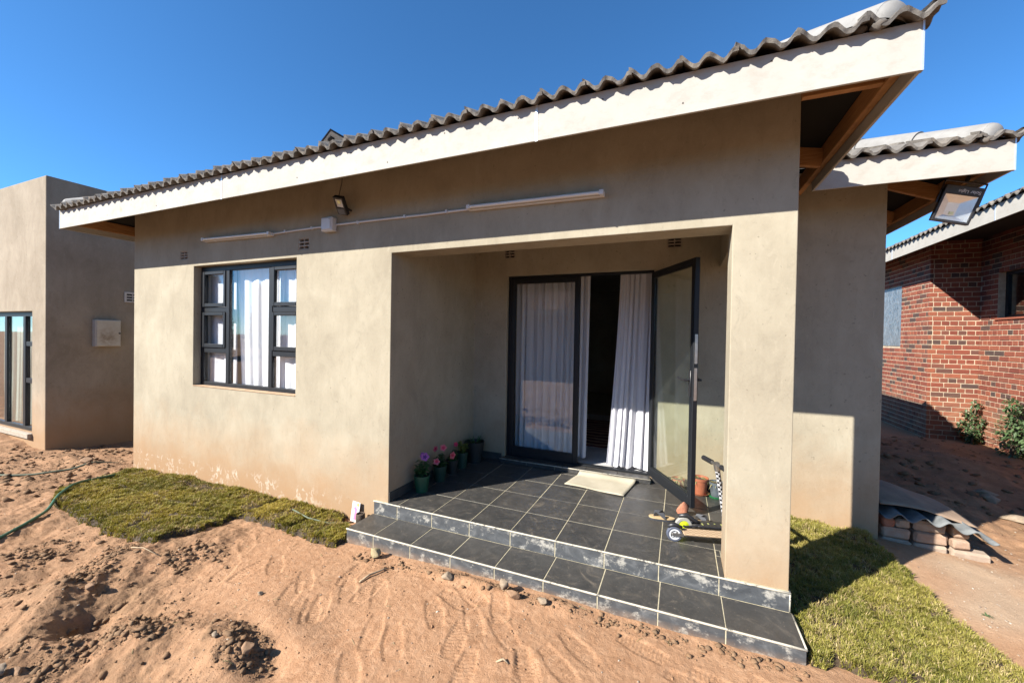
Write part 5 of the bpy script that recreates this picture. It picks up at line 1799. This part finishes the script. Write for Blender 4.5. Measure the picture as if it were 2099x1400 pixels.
def flower(e, c, face, r, petal, throat):
    f = Vector(face).normalized()
    A = f.to_track_quat('Z', 'Y').to_matrix()
    vs = []; fs = []; n = 30
    m = MB()
    rings = [(.12, -.35), (.4, -.10), (.75, .02), (1.0, 0.0)]
    for (q, zz) in rings:
        for k in range(n):
            an = 2 * math.pi * k / n
            rr_ = r * q * (1 + (.14 * math.cos(5 * an) if q > .5 else 0))
            p = A @ Vector((rr_ * math.cos(an), rr_ * math.sin(an), r * (zz + .05 * math.cos(10 * an) * q)))
            vs.append((c[0] + p.x, c[1] + p.y, c[2] + p.z))
    for i in range(3):
        for k in range(n):
            k2 = (k + 1) % n
            fs.append((i * n + k, i * n + k2, (i + 1) * n + k2, (i + 1) * n + k))
    m.add(vs, fs)
    o = m.build('flower', petal, e, smooth=True)
    t2 = MB(); vs = [tuple(np.array(c) + np.array(A @ Vector((0, 0, -.05 * r))))]; 
    for k in range(20):
        an = 2 * math.pi * k / 20
        rr_ = r * (.62 if k % 4 == 0 else (.34 if k % 2 == 0 else .42))
        p = A @ Vector((rr_ * math.cos(an), rr_ * math.sin(an), r * .035))
        vs.append((c[0] + p.x, c[1] + p.y, c[2] + p.z))
    t2.add(vs, [(0, 1 + k, 1 + (k + 1) % 20) for k in range(20)])
    t2.build('throat', throat, o)


gp = 'potted plants along the left porch wall'
e, zt = pot('potted_petunia', -.73, .32, 0.0, .072, .15, M['pot_green'], 'green pot with a purple petunia nearest the porch step', gp)
petunia(e, -.73, .32, zt, .10, .20, 11, M['leaf'], 1)
flower(e, (-.665, .27, .335), (.55, -.8, .25), .034, M['petal_purple'], M['throat_purple'])
flower(e, (-.70, .275, .345), (-.3, -.8, .4), .026, M['petal_purple'], M['throat_purple'])
e, zt = pot('potted_petunia', -.735, .62, 0.0, .070, .15, M['pot_dgreen'], 'dark green pot with pink petunias, second from the step', gp)
petunia(e, -.735, .62, zt, .10, .16, 10, M['leaf'], 2)
flower(e, (-.66, .56, .345), (.5, -.85, .2), .030, M['petal_pink'], M['throat_red'])
flower(e, (-.675, .47, .235), (.4, -.9, .15), .029, M['petal_pink'], M['throat_red'])
flower(e, (-.735, .54, .33), (-.2, -.9, .5), .028, M['petal_pink'], M['throat_red'])
flower(e, (-.615, .66, .25), (.95, -.3, .0), .034, M['petal_pink'], M['throat_red'])
e, zt = pot('potted_plant', -.74, .86, 0.0, .065, .14, M['pot_black'], 'black pot with a small leafy plant and one red bud, third from the step', gp)
petunia(e, -.74, .86, zt, .085, .13, 8, M['leaf'], 3)
flower(e, (-.70, .86, .30), (.4, -.8, .3), .022, M['throat_red'], M['throat_red'])
e, zt = pot('potted_plant', -.735, 1.05, 0.0, .065, .17, M['pot_dgreen'], 'dark pot with a bright yellow-green plant, fourth from the step', gp)
petunia(e, -.735, 1.05, zt, .08, .15, 8, M['leaf_yellow'], 4)
e, zt = pot('potted_plant', -.71, 1.30, 0.0, .105, .23, M['pot_black'], 'large black pot with a spiky plant in the porch corner', gp)
m = MB(); rr = random.Random(9)
for i in range(46):
    an = rr.uniform(0, 6.283)
    leaf_patch(m, (-.71 + .03 * math.cos(an), 1.30 + .03 * math.sin(an), zt - .01), (math.cos(an), math.sin(an), rr.uniform(.6, 2.2)), rr.uniform(.09, .18), .008, .25)
m.build('foliage', M['leaf'], e, smooth=True)

gp = 'dry potted plants behind the open door'


def spider(e, x, y, z, n, L, mat, seed):
    m = MB(); rr = random.Random(seed)
    for i in range(n):
        an = rr.uniform(0, 6.283)
        leaf_patch(m, (x + .015 * math.cos(an), y + .015 * math.sin(an), z - .01), (math.cos(an), math.sin(an), rr.uniform(.7, 1.6)), rr.uniform(.6, 1.1) * L, .011, 1.0, 5)
    m.build('foliage', mat, e, smooth=True)


e, zt = pot('potted_plant', 1.415, 1.375, 0.0, .058, .11, M['pot_brown'], 'brown pot with a drooping dry spider plant seen through the door glass', gp)
spider(e, 1.415, 1.375, zt, 26, .15, M['leaf_dry'], 1)
e, zt = pot('potted_plant', 1.60, 1.36, 0.0, .072, .145, M['pot_brown'], 'terracotta brown pot with withered leaves beside the open door edge', gp, saucer=M['pot_brown'])
spider(e, 1.60, 1.36, zt, 20, .12, M['leaf_dry'], 2)
e, zt = pot('potted_plant', 1.735, 1.34, 0.0, .062, .13, M['pot_grey'], 'grey pot on a green saucer behind the checkered scooter post', gp, saucer=M['saucer'])
spider(e, 1.735, 1.34, zt, 16, .13, M['leaf_dry'], 3)

# shrubs against the brick wall
def shrub(x, y, z, spots, label, seed, mat):
    e = empty('wall_shrub', (x, y, z), label, 'shrub', 'shrubs growing at the brick wall')
    m = MB(); rr = random.Random(seed); st = MB()
    for (dx, dy, dz, r, n) in spots:
        st.tube([(x, y, z), (x + dx * .4, y + dy * .4, z + dz * .6), (x + dx, y + dy, z + dz)], [.014, .01, .005], 6)
        for i in range(n):
            v = Vector((rr.gauss(0, 1), rr.gauss(0, 1), rr.gauss(0, 1))); v.normalize(); v *= r * rr.uniform(.25, 1) ** .6
            leaf_patch(m, (x + dx + v.x * .8, y + dy + v.y, z + dz + v.z), (v.x + rr.gauss(0, .1), v.y + rr.gauss(0, .1), v.z + rr.gauss(0, .1) + .02), rr.uniform(.045, .085), .04, .3, 2)
    m.build('foliage', mat, e); st.build('stem', M['bark'], e)


shrub(6.45, 7.50, -.47, [(0, 0, .16, .15, 130), (-.06, .12, .34, .12, 80), (.06, -.05, .46, .10, 70), (0, .08, .62, .10, 60), (.05, 0, .78, .07, 40), (-.02, -.1, .28, .10, 60)], 'ragged grey-green shrub against the sunlit brick wall', 3, M['leaf_shrub'])
shrub(6.45, 6.52, -.42, [(0, 0, .2, .24, 220), (.05, .1, .45, .22, 190), (0, -.1, .65, .18, 140), (0, .02, .85, .12, 90), (0, -.3, .4, .22, 150)], 'bright green bush cut off by the right photo edge', 4, M['leaf_shrub'])
m = MB(); rr = random.Random(4)
for i in range(9):
    an = rr.uniform(0, 6.28)
    leaf_patch(m, (3.14, .62, gz(3.14, .62)), (math.cos(an), math.sin(an), 1.0), rr.uniform(.03, .06), .006, .6)
tag(m.build('grass_tuft', M['leaf_shrub'], None, origin=(3.14, .62, -.25)), 'lone small grass tuft on the bare ground right of the turf', 'grass')

# ------------------------------------------------------------------ door mat, sandals, scooters, card
m = MB()
cor = [(0.405, 1.04), (0.965, .965), (1.035, 1.395), (.475, 1.395)]
nu, nv = 20, 14
vs = []; fs = []
for j in range(nv):
    for i in range(nu):
        u, v = i / (nu - 1), j / (nv - 1)
        p = (np.array(cor[0]) * (1 - u) + np.array(cor[1]) * u) * (1 - v) + (np.array(cor[3]) * (1 - u) + np.array(cor[2]) * u) * v
        zc = .007 + .004 * math.sin(5 * u + 3 * v) ** 2
        if v > .8: zc += .035 * ((v - .8) / .2) ** 1.3 * (1 - .2 * u)
        vs.append((p[0], p[1] - (.02 * max(0, (v - .8) / .2)), zc))
for j in range(nv - 1):
    for i in range(nu - 1):
        a = j * nu + i
        fs.append((a, a + 1, a + nu + 1, a + nu))
m.add(vs, fs)
mo = m.build('door_mat', M['mat'], None, smooth=True, origin=(.72, 1.2, 0.001))
sd = mo.modifiers.new('thick', 'SOLIDIFY'); sd.thickness = .006; sd.offset = 1
tag(mo, 'cream cloth mat on the dark tiles below the doorway', 'mat')


def flip_flop(x, y, rz, L, label):
    e = empty('flip_flop', (x, y, 0.0), label, 'flip-flop', 'flip-flops on the porch')
    Mx = Matrix.Translation((x, y, 0.0005)) @ Matrix.Rotation(rz, 4, 'Z')
    poly = []
    for k in range(36):
        a = 2 * math.pi * k / 36
        u = math.cos(a); w_ = .40 + .09 * u - .07 * math.sin(math.pi * (u * .5 + .35)) ** 2
        poly.append((u * L / 2, math.sin(a) * L * w_ * .5))
    MB(Mx).prism(poly, 0, .013).build('sole', M['strap'], e)
    MB(Mx).prism([(p[0] * .97, p[1] * .96) for p in poly], .013, .021).build('footbed', M['tan'], e)
    tx = L * .27
    for s in (-1, 1):
        pts = []
        for k in range(9):
            t_ = k / 8
            pts.append((tx - t_ * L * .36, s * L * .20 * t_ ** .7, .022 + .042 * math.sin(math.pi * min(1, t_ * 1.02)) * (1 - .25 * t_)))
        vs = []; fs = []
        for k, p in enumerate(pts):
            w_ = .008 + .017 * math.sin(math.pi * k / 8)
            for q, dz in ((-1, 0), (1, .0), (1, .004), (-1, .004)):
                vs.append((p[0] + q * w_, p[1], p[2] + dz))
        for k in range(8):
            for q in range(4):
                a, b = k * 4 + q, k * 4 + (q + 1) % 4
                fs.append((a, b, b + 4, a + 4))
        MB(Mx).add(vs, fs).build('strap', M['strap'], e)
    MB(Mx).tube([(tx, 0, .02), (tx, 0, .032)], .004, 8).build('toe_post', M['strap'], e)


flip_flop(1.30, .648, math.radians(188), .20, 'tan flip-flop with dark straps lying alone on the tiles')
flip_flop(1.60, .70, math.radians(172), .20, 'dark strapped flip-flop half hidden behind the scooters')


def wheel(e, c, r, w_, axis, tyre, hub, spokes=0):
    A = Vector(axis).normalized().to_track_quat('Z', 'Y').to_matrix().to_4x4()
    MB().lathe([(r * .62, -w_ * .5), (r * .92, -w_ * .5), (r, -w_ * .28), (r, w_ * .28), (r * .92, w_ * .5), (r * .62, w_ * .5), (r * .62, -w_ * .5)], c, 28, A).build('wheel', tyre, e, smooth=True, auto=40)
    wl = [o for o in e.children if o.name.startswith('wheel')][-1]
    T = Matrix.Translation(c) @ A
    if spokes:
        m = MB(T)
        for k in range(spokes):
            a = 2 * math.pi * k / spokes
            m.tube([(.2 * r * math.cos(a), .2 * r * math.sin(a), 0), (.64 * r * math.cos(a), .64 * r * math.sin(a), 0)], w_ * .28, 6)
        m.lathe([(.52 * r, -w_ * .53), (.70 * r, -w_ * .53), (.70 * r, w_ * .53), (.52 * r, w_ * .53), (.52 * r, -w_ * .53)], (0, 0, 0), 24)
        m.lathe([(0, -w_ * .55), (.26 * r, -w_ * .55), (.26 * r, w_ * .55), (0, w_ * .55)], (0, 0, 0), 14)
        m.build('hub', hub, wl)
    else:
        MB(T).lathe([(0, -w_ * .5), (.2 * r, -w_ * .52), (.60 * r, -w_ * .36), (.64 * r, -w_ * .3), (.64 * r, w_ * .3), (.6 * r, w_ * .36), (.2 * r, w_ * .52), (0, w_ * .5)], (0, 0, 0), 22).build('hub', hub, wl, smooth=True, auto=40)
        MB(T).tube([(0, 0, -w_ * .75), (0, 0, w_ * .75)], r * .12, 10).build('axle', M['black'], wl)


# scooter in front: wooden deck, clear wheels, checkered post
s1 = empty('kick_scooter', (1.55, .37, 0.0), 'kick scooter with a tan deck, white spoked wheels and a checkered post', 'scooter')
dv = Vector((.945, .25, 0)).normalized(); pv = Vector((-dv.y, dv.x, 0))
MS = Matrix(((dv.x, pv.x, 0, 1.395), (dv.y, pv.y, 0, .325), (0, 0, 1, 0), (0, 0, 0, 1)))
MB(MS).cbox(.055, .40, -.045, .045, .066, .078, .003).build('deck', M['deck_wood'], s1)
MB(MS).cbox(-.02, .42, -.016, .016, .045, .0655, .003).build('frame', M['steel'], s1)
for yy in (-.020, .020):
    MB(MS).box(-.015, .06, yy - .003, yy + .003, .045, .066).build('fork', M['steel'], s1)
wheel(s1, tuple(MS @ Vector((0, 0, .054))), .053, .028, tuple(pv), M['tyre_blue'], M['white'], 6)
wheel(s1, tuple(MS @ Vector((.46, 0, .054))), .053, .028, tuple(pv), M['wheel_clear'], M['white'], 6)
MB(MS).tube([(-.045, 0, .105), (0, 0, .118), (.05, 0, .10)], [.013, .016, .012], 8).build('rear_brake', M['black'], s1, smooth=True)
cb = np.array(MS @ Vector((.43, 0, .10))); ct = np.array((1.648, .262, .575))
cb = np.array((1.728, .408, .10))
n_ = 30; sg = 12
ax_ = (ct - cb); L_ = np.linalg.norm(ax_); ax_ /= L_
aa = np.cross(ax_, (1, 0, 0)); aa /= np.linalg.norm(aa); bb = np.cross(ax_, aa)
m = MB()
for i in range(n_):
    for k in range(sg):
        m.cur = (i + k // 2) % 2
        qv = []
        for (di, dk) in ((0, 0), (0, 1), (1, 1), (1, 0)):
            p = cb + ax_ * L_ * (i + di) / n_; an = 2 * math.pi * (k + dk) / sg
            qv.append(p + .0155 * (aa * math.cos(an) + bb * math.sin(an)))
        m.add(qv, [(0, 1, 2, 3)])
m.build('steering_post', [M['white'], M['black']], s1)
MB().tube([tuple(ct - ax_ * .02), tuple(ct + ax_ * .03)], .02, 12).build('clamp', M['steel'], s1)
hd = np.array((-.5, .9, .02)); hd /= np.linalg.norm(hd)
hc = ct + ax_ * .02
MB().tube([tuple(hc - hd * .15), tuple(hc + hd * .15)], .011, 10).build('handlebar', M['steel'], s1)
for s in (-1, 1):
    MB().tube([tuple(hc + s * hd * .05), tuple(hc + s * hd * .15)], .0165, 12).build('grip', M['black'], s1, smooth=True, auto=40)
MB().tube([tuple(cb + ax_ * .04), tuple(cb - ax_ * .02), (1.80, .43, .08)], .024, 10).build('head_tube', M['black'], s1, smooth=True)

# scooter behind, black with a lime wheel
s2 = empty('kick_scooter', (1.6, .56, 0.0), 'black kick scooter with a lime green wheel hub behind the tan one', 'scooter')
MS2 = Matrix(((dv.x, pv.x, 0, 1.455), (dv.y, pv.y, 0, .475), (0, 0, 1, 0), (0, 0, 0, 1)))
wheel(s2, tuple(MS2 @ Vector((0, 0, .061))), .060, .026, tuple(pv), M['wheel_clear'], M['lime'])
wheel(s2, tuple(MS2 @ Vector((.52, 0, .061))), .060, .026, tuple(pv), M['wheel_clear'], M['lime'])
MB(MS2).cbox(.09, .46, -.05, .05, .070, .084, .004).build('deck', M['black'], s2)
m = MB(MS2)
for k in range(7):
    x0 = .12 + k * .045
    m.box(x0, x0 + .011, -.03 + .02 * (k % 3), .0 + .01 * (k % 2), .0842, .0850)
m.build('deck_print', M['lime_dim'], s2)
for yy in (-.024, .024):
    MB(MS2).tube([(0, yy, .061), (.10, yy, .074)], .007, 8).build('fork', M['black'], s2)
MB(MS2).tube([(-.035, 0, .128), (.02, 0, .136), (.075, 0, .10), (.11, 0, .085)], [.014, .018, .016, .012], 8).build('rear_brake', M['black'], s2, smooth=True)
MB(MS2).tube([(.47, 0, .09), (.445, 0, .33)], .016, 10).build('steering_post', M['black'], s2, smooth=True)

# printed plant card and dark block at the wall foot
pc = empty('plant_card', (-1.175, -.03, -.21), 'white card with a pink flower print standing by the end of the steps', 'card')
Mx = Matrix.Translation((-1.175, -.04, -.215)) @ Matrix.Rotation(math.radians(-6), 4, 'X') @ Matrix.Rotation(math.radians(4), 4, 'Y')
MB(Mx).cbox(-.043, .043, -.0015, .0015, 0, .172, .0007).build('card', M['white'], pc)
M['pink'] = plain('pink_print', (0.75, 0.16, 0.30), 0.6)
M['mint'] = plain('mint_print', (0.30, 0.65, 0.55), 0.6)
M['orange'] = plain('orange_print', (0.85, 0.45, 0.08), 0.6)
MB(Mx).add([(x_, -.0022, z_) for x_, z_ in ((-.012, .02), (.012, .02), (.016, .075), (.016, .105), (.024, .105), (-.002, .132), (-.022, .112), (-.010, .105), (-.006, .08))], [tuple(range(9))]).build('flower_print', M['pink'], pc)
MB(Mx).disc((.022, -.0022, .15), .013, 14, Matrix.Rotation(math.pi / 2, 3, 'X')).build('dot_print', M['orange'], pc)
MB(Mx).disc((-.024, -.0022, .152), .010, 14, Matrix.Rotation(math.pi / 2, 3, 'X')).build('dot_print', M['mint'], pc)
e = empty('nursery_bag', (-1.075, -.07, -.2), 'dark brown plastic nursery bag of soil beside the printed card', 'bag')
MB().lathe([(0, -.235), (.034, -.235), (.040, -.16), (.038, -.115), (.032, -.108), (.030, -.12)], (-1.075, -.07, 0), 12).build('bag', M['bagm'] if 'bagm' in M else M['compost'], e, smooth=True)
MB().lathe([(.031, -.125), (0, -.118)], (-1.075, -.07, 0), 12).build('soil', M['compost'], e)
tag(MB().tube([(-1.75, -.18, gz(-1.75, -.18) + .065), (-1.5, -.23, gz(-1.5, -.23) + .06), (-1.3, -.2, gz(-1.3, -.2) + .04), (-1.12, -.1, gz(-1.12, -.1) + .03)], .006, 8).build('cable', M['hose_old'], None, smooth=True, origin=(-1.4, -.2, -.2)), 'thin grey pipe across the turf end by the steps', 'pipe')

# ------------------------------------------------------------------ stack of old bricks, sheet and cardboard
gs = 'old bricks stacked beside the house corner'
sx0, sy0 = 2.965, 1.52
BRK = [
    # x0, x1, z0, z1, y0, label, mat, rot
    (2.965, 3.165, .00, .085, 1.52, 'dark old brick at the bottom of the stack against the house', 'old_brick', 0.01),
    (3.175, 3.385, .00, .083, 1.52, 'bottom course brick in the middle of the stack, half sunlit', 'old_brick', -.01),
    (3.395, 3.630, .00, .082, 1.50, 'pinkish sunlit brick sticking out at the bottom right of the stack', 'old_brick', -.10),
    (2.968, 3.168, .088, .172, 1.525, 'grey old brick of the middle course against the house', 'old_brick', -.01),
    (3.178, 3.388, .086, .172, 1.52, 'grey old brick in the middle of the stack', 'old_brick', .02),
    (3.400, 3.525, .084, .165, 1.52, 'sunlit broken brick with a mortar lump on the right of the middle course', 'old_brick', .12),
    (2.966, 3.062, .174, .252, 1.53, 'short red half brick at the top left of the stack', 'red_brick', .0),
    (3.066, 3.166, .174, .252, 1.53, 'grey half brick next to the red one on the top course', 'old_brick', .03),
    (3.176, 3.386, .174, .256, 1.525, 'brown brick in the middle of the top course', 'old_brick', -.01),
    (3.400, 3.520, .168, .258, 1.53, 'sunlit pale brick at the top right of the stack', 'old_brick', -.05)]
for i, (x0, x1, z0, z1, y0, lab, mt, rz) in enumerate(BRK):
    zb = -.268
    a, b, c = (x1 - x0) / 2, .055, (z1 - z0) / 2
    rr = random.Random(i + 3)
    o = MB().cbox(-a + rr.uniform(0, .008), a - rr.uniform(0, .012), rr.uniform(-.012, .014), .11, -c, c - rr.uniform(0, .004), .014, .0065)
    o.M = None
    ob = o.build('old_brick', M[mt], None, origin=(0, 0, 0))
    ob.location = ((x0 + x1) / 2, y0, zb + (z0 + z1) / 2); ob.rotation_euler = (0, rr.uniform(-.022, .022), rz + rr.uniform(-.05, .05))
    bv = ob.modifiers.new('bevel', 'BEVEL'); bv.width = .004; bv.segments = 2
    tag(ob, lab, 'brick', gs)
for k, (x0, z0, lab) in enumerate(((2.97, .0, 'hidden second row of the stack, lower course'), )):
    pass
# corrugated sheet
vs = []; fs = []
nu, nv = 60, 8
for j in range(nv):
    for i in range(nu):
        u, v = i / (nu - 1), j / (nv - 1)
        x = 2.955 + u * .64
        y = 1.43 + v * .55 - .05 * u
        z = .035 + .024 * math.cos(x * 2 * math.pi / .146 + .8) + .012 * v - .22 * max(0, u - .55) ** 1.3
        vs.append((x, y, z))
for j in range(nv - 1):
    for i in range(nu - 1):
        a = j * nu + i
        fs.append((a, a + 1, a + nu + 1, a + nu))
o = MB().add(vs, fs).build('corrugated_sheet', M['sheet'], None, smooth=True, origin=(3.3, 1.7, -.03))
sd = o.modifiers.new('thick', 'SOLIDIFY'); sd.thickness = .007
tag(o, 'grey corrugated sheet lying on top of the old brick stack', 'sheet')
vs = []; fs = []
nu, nv = 24, 12
for j in range(nv):
    for i in range(nu):
        u, v = i / (nu - 1), j / (nv - 1)
        x = 2.95 + u * (.62 - .10 * v)
        y = 1.50 + v * .62 + .05 * u
        z = .082 + .05 * math.sin(v * 2.4) + .02 * math.sin(u * 4 + 1) - .085 * max(0, u - .45) ** 1.2 * 1.6
        vs.append((x, y, z))
for j in range(nv - 1):
    for i in range(nu - 1):
        a = j * nu + i
        fs.append((a, a + 1, a + nu + 1, a + nu))
o = MB().add(vs, fs).build('cardboard_sheet', M['cardboard'], None, smooth=True, origin=(3.3, 1.8, .05))
sd = o.modifiers.new('thick', 'SOLIDIFY'); sd.thickness = .005
tag(o, 'brown curled board lying over the corrugated sheet', 'board')


# ------------------------------------------------------------------ conifers across the yard (seen mirrored in the front window)
def conifer(x, y, H, R, label, seed):
    e = empty('conifer_tree', (x, y, -.35), label, 'tree', 'conifers across the yard')
    rr = np.random.default_rng(seed)
    MB().tube([(x, y, -.4), (x + .05, y, H * .5), (x, y, H * .96)], [.16, .10, .02], 8).build('trunk', M['bark'], e)
    n = 2600
    t_ = rr.uniform(0.06, 1, n) ** .8; an = rr.uniform(0, 6.283, n)
    rad = R * (1 - t_) ** .85 * rr.uniform(.25, 1, n) ** .5 * (1 + .25 * np.sin(t_ * 40 + an * 2)) + .05
    c = np.stack([x + rad * np.cos(an), y + rad * np.sin(an), -.3 + H * t_], 1)
    d = np.stack([np.cos(an), np.sin(an), rr.uniform(.0, .9, n)], 1)
    L = rr.uniform(.25, .55, n)[:, None]; s = np.stack([-np.sin(an), np.cos(an), rr.uniform(-.5, .5, n)], 1) * rr.uniform(.06, .16, n)[:, None]
    V = np.stack([c - s, c + s, c + d * L], 1).reshape(-1, 3)
    F = np.arange(n * 3).reshape(-1, 3)
    me = np_mesh('crown', V - np.array((x, y, -.35)), F); me.materials.append(M['leaf_conifer'])
    link(bpy.data.objects.new('crown', me), e)


conifer(-30.0, -15.4, 5.6, 1.3, 'tall dark conifer mirrored in the left window pane', 1)
conifer(-27.0, -17.2, 5.0, 1.1, 'dark conifer mirrored in the middle window pane', 2)
conifer(-31.5, -16.6, 4.0, 1.3, 'lower conifer beside the tall mirrored one', 3)
conifer(-23.5, -19.0, 4.6, 1.1, 'slim conifer mirrored at the right of the window', 4)


# ------------------------------------------------------------------ house across the yard (mirrored in the door glass)
M['red_tile'] = stone_mat('red_roof_tile', (0.14, 0.05, 0.035), (0.24, 0.09, 0.06))
oh = empty('house', (-5, -15, -.35), 'low plastered house with a red tiled roof across the yard, mirrored in the door glass', 'house')
OY, OX0, OX1 = -12.5, -13.0, 3.0
cells([(OX0, OX1, OY - .23, OY, -.8, 2.7), (OX0, OX0 + .23, OY - 6, OY - .23, -.8, 2.7), (OX1 - .23, OX1, OY - 6, OY - .23, -.8, 2.7), (OX0, OX1, OY - 6.23, OY - 6, -.8, 2.7)],
      [(-9, -7.2, OY - .23, OY, .8, 2.0), (-3.2, -1.4, OY - .23, OY, .8, 2.0)]).build('wall', M['plaster_annex'], oh)
for a in (-9, -3.2):
    m = MB()
    m.box(a, a + .06, OY - .15, OY - .1, .8, 2).box(a + 1.74, a + 1.8, OY - .15, OY - .1, .8, 2).box(a + .06, a + 1.74, OY - .15, OY - .1, 1.94, 2).box(a + .06, a + 1.74, OY - .15, OY - .1, .8, .86).box(a + .87, a + .93, OY - .15, OY - .1, .86, 1.94)
    wn = m.build('window', M['frame'], oh)
    MB().box(a + .06, a + 1.74, OY - .13, OY - .125, .86, 1.94).build('pane', M['glass'], wn)
m = MB()
for side in (1, -1):
    for k in range(11):
        s0 = .33 * k - .5; s1 = s0 + .36
        us = np.linspace(OX0 - .5, OX1 + .5, 420); hh = tprof(us / .16) * 1.2
        vs = []; fs = []
        for (q, dz) in ((s0, 0), (s0, .02), (s1, .015)):
            for u, h_ in zip(us, hh):
                vs.append((u, (OY - q) if side > 0 else (OY - 6.23 + q), 2.66 + .42 * (s0 + .5) + (q - s0) * .36 + h_ + dz))
        n = len(us)
        for i in range(n - 1):
            for r in range(2):
                a = r * n + i
                fs.append((a, a + 1, a + n + 1, a + n))
        m.add(vs, fs)
m.build('roof', M['red_tile'], oh, smooth=True, auto=50)
MB().box(OX0 - .5, OX1 + .5, OY + .48, OY + .5, 2.45, 2.66).build('fascia_board', M['fascia'], oh)
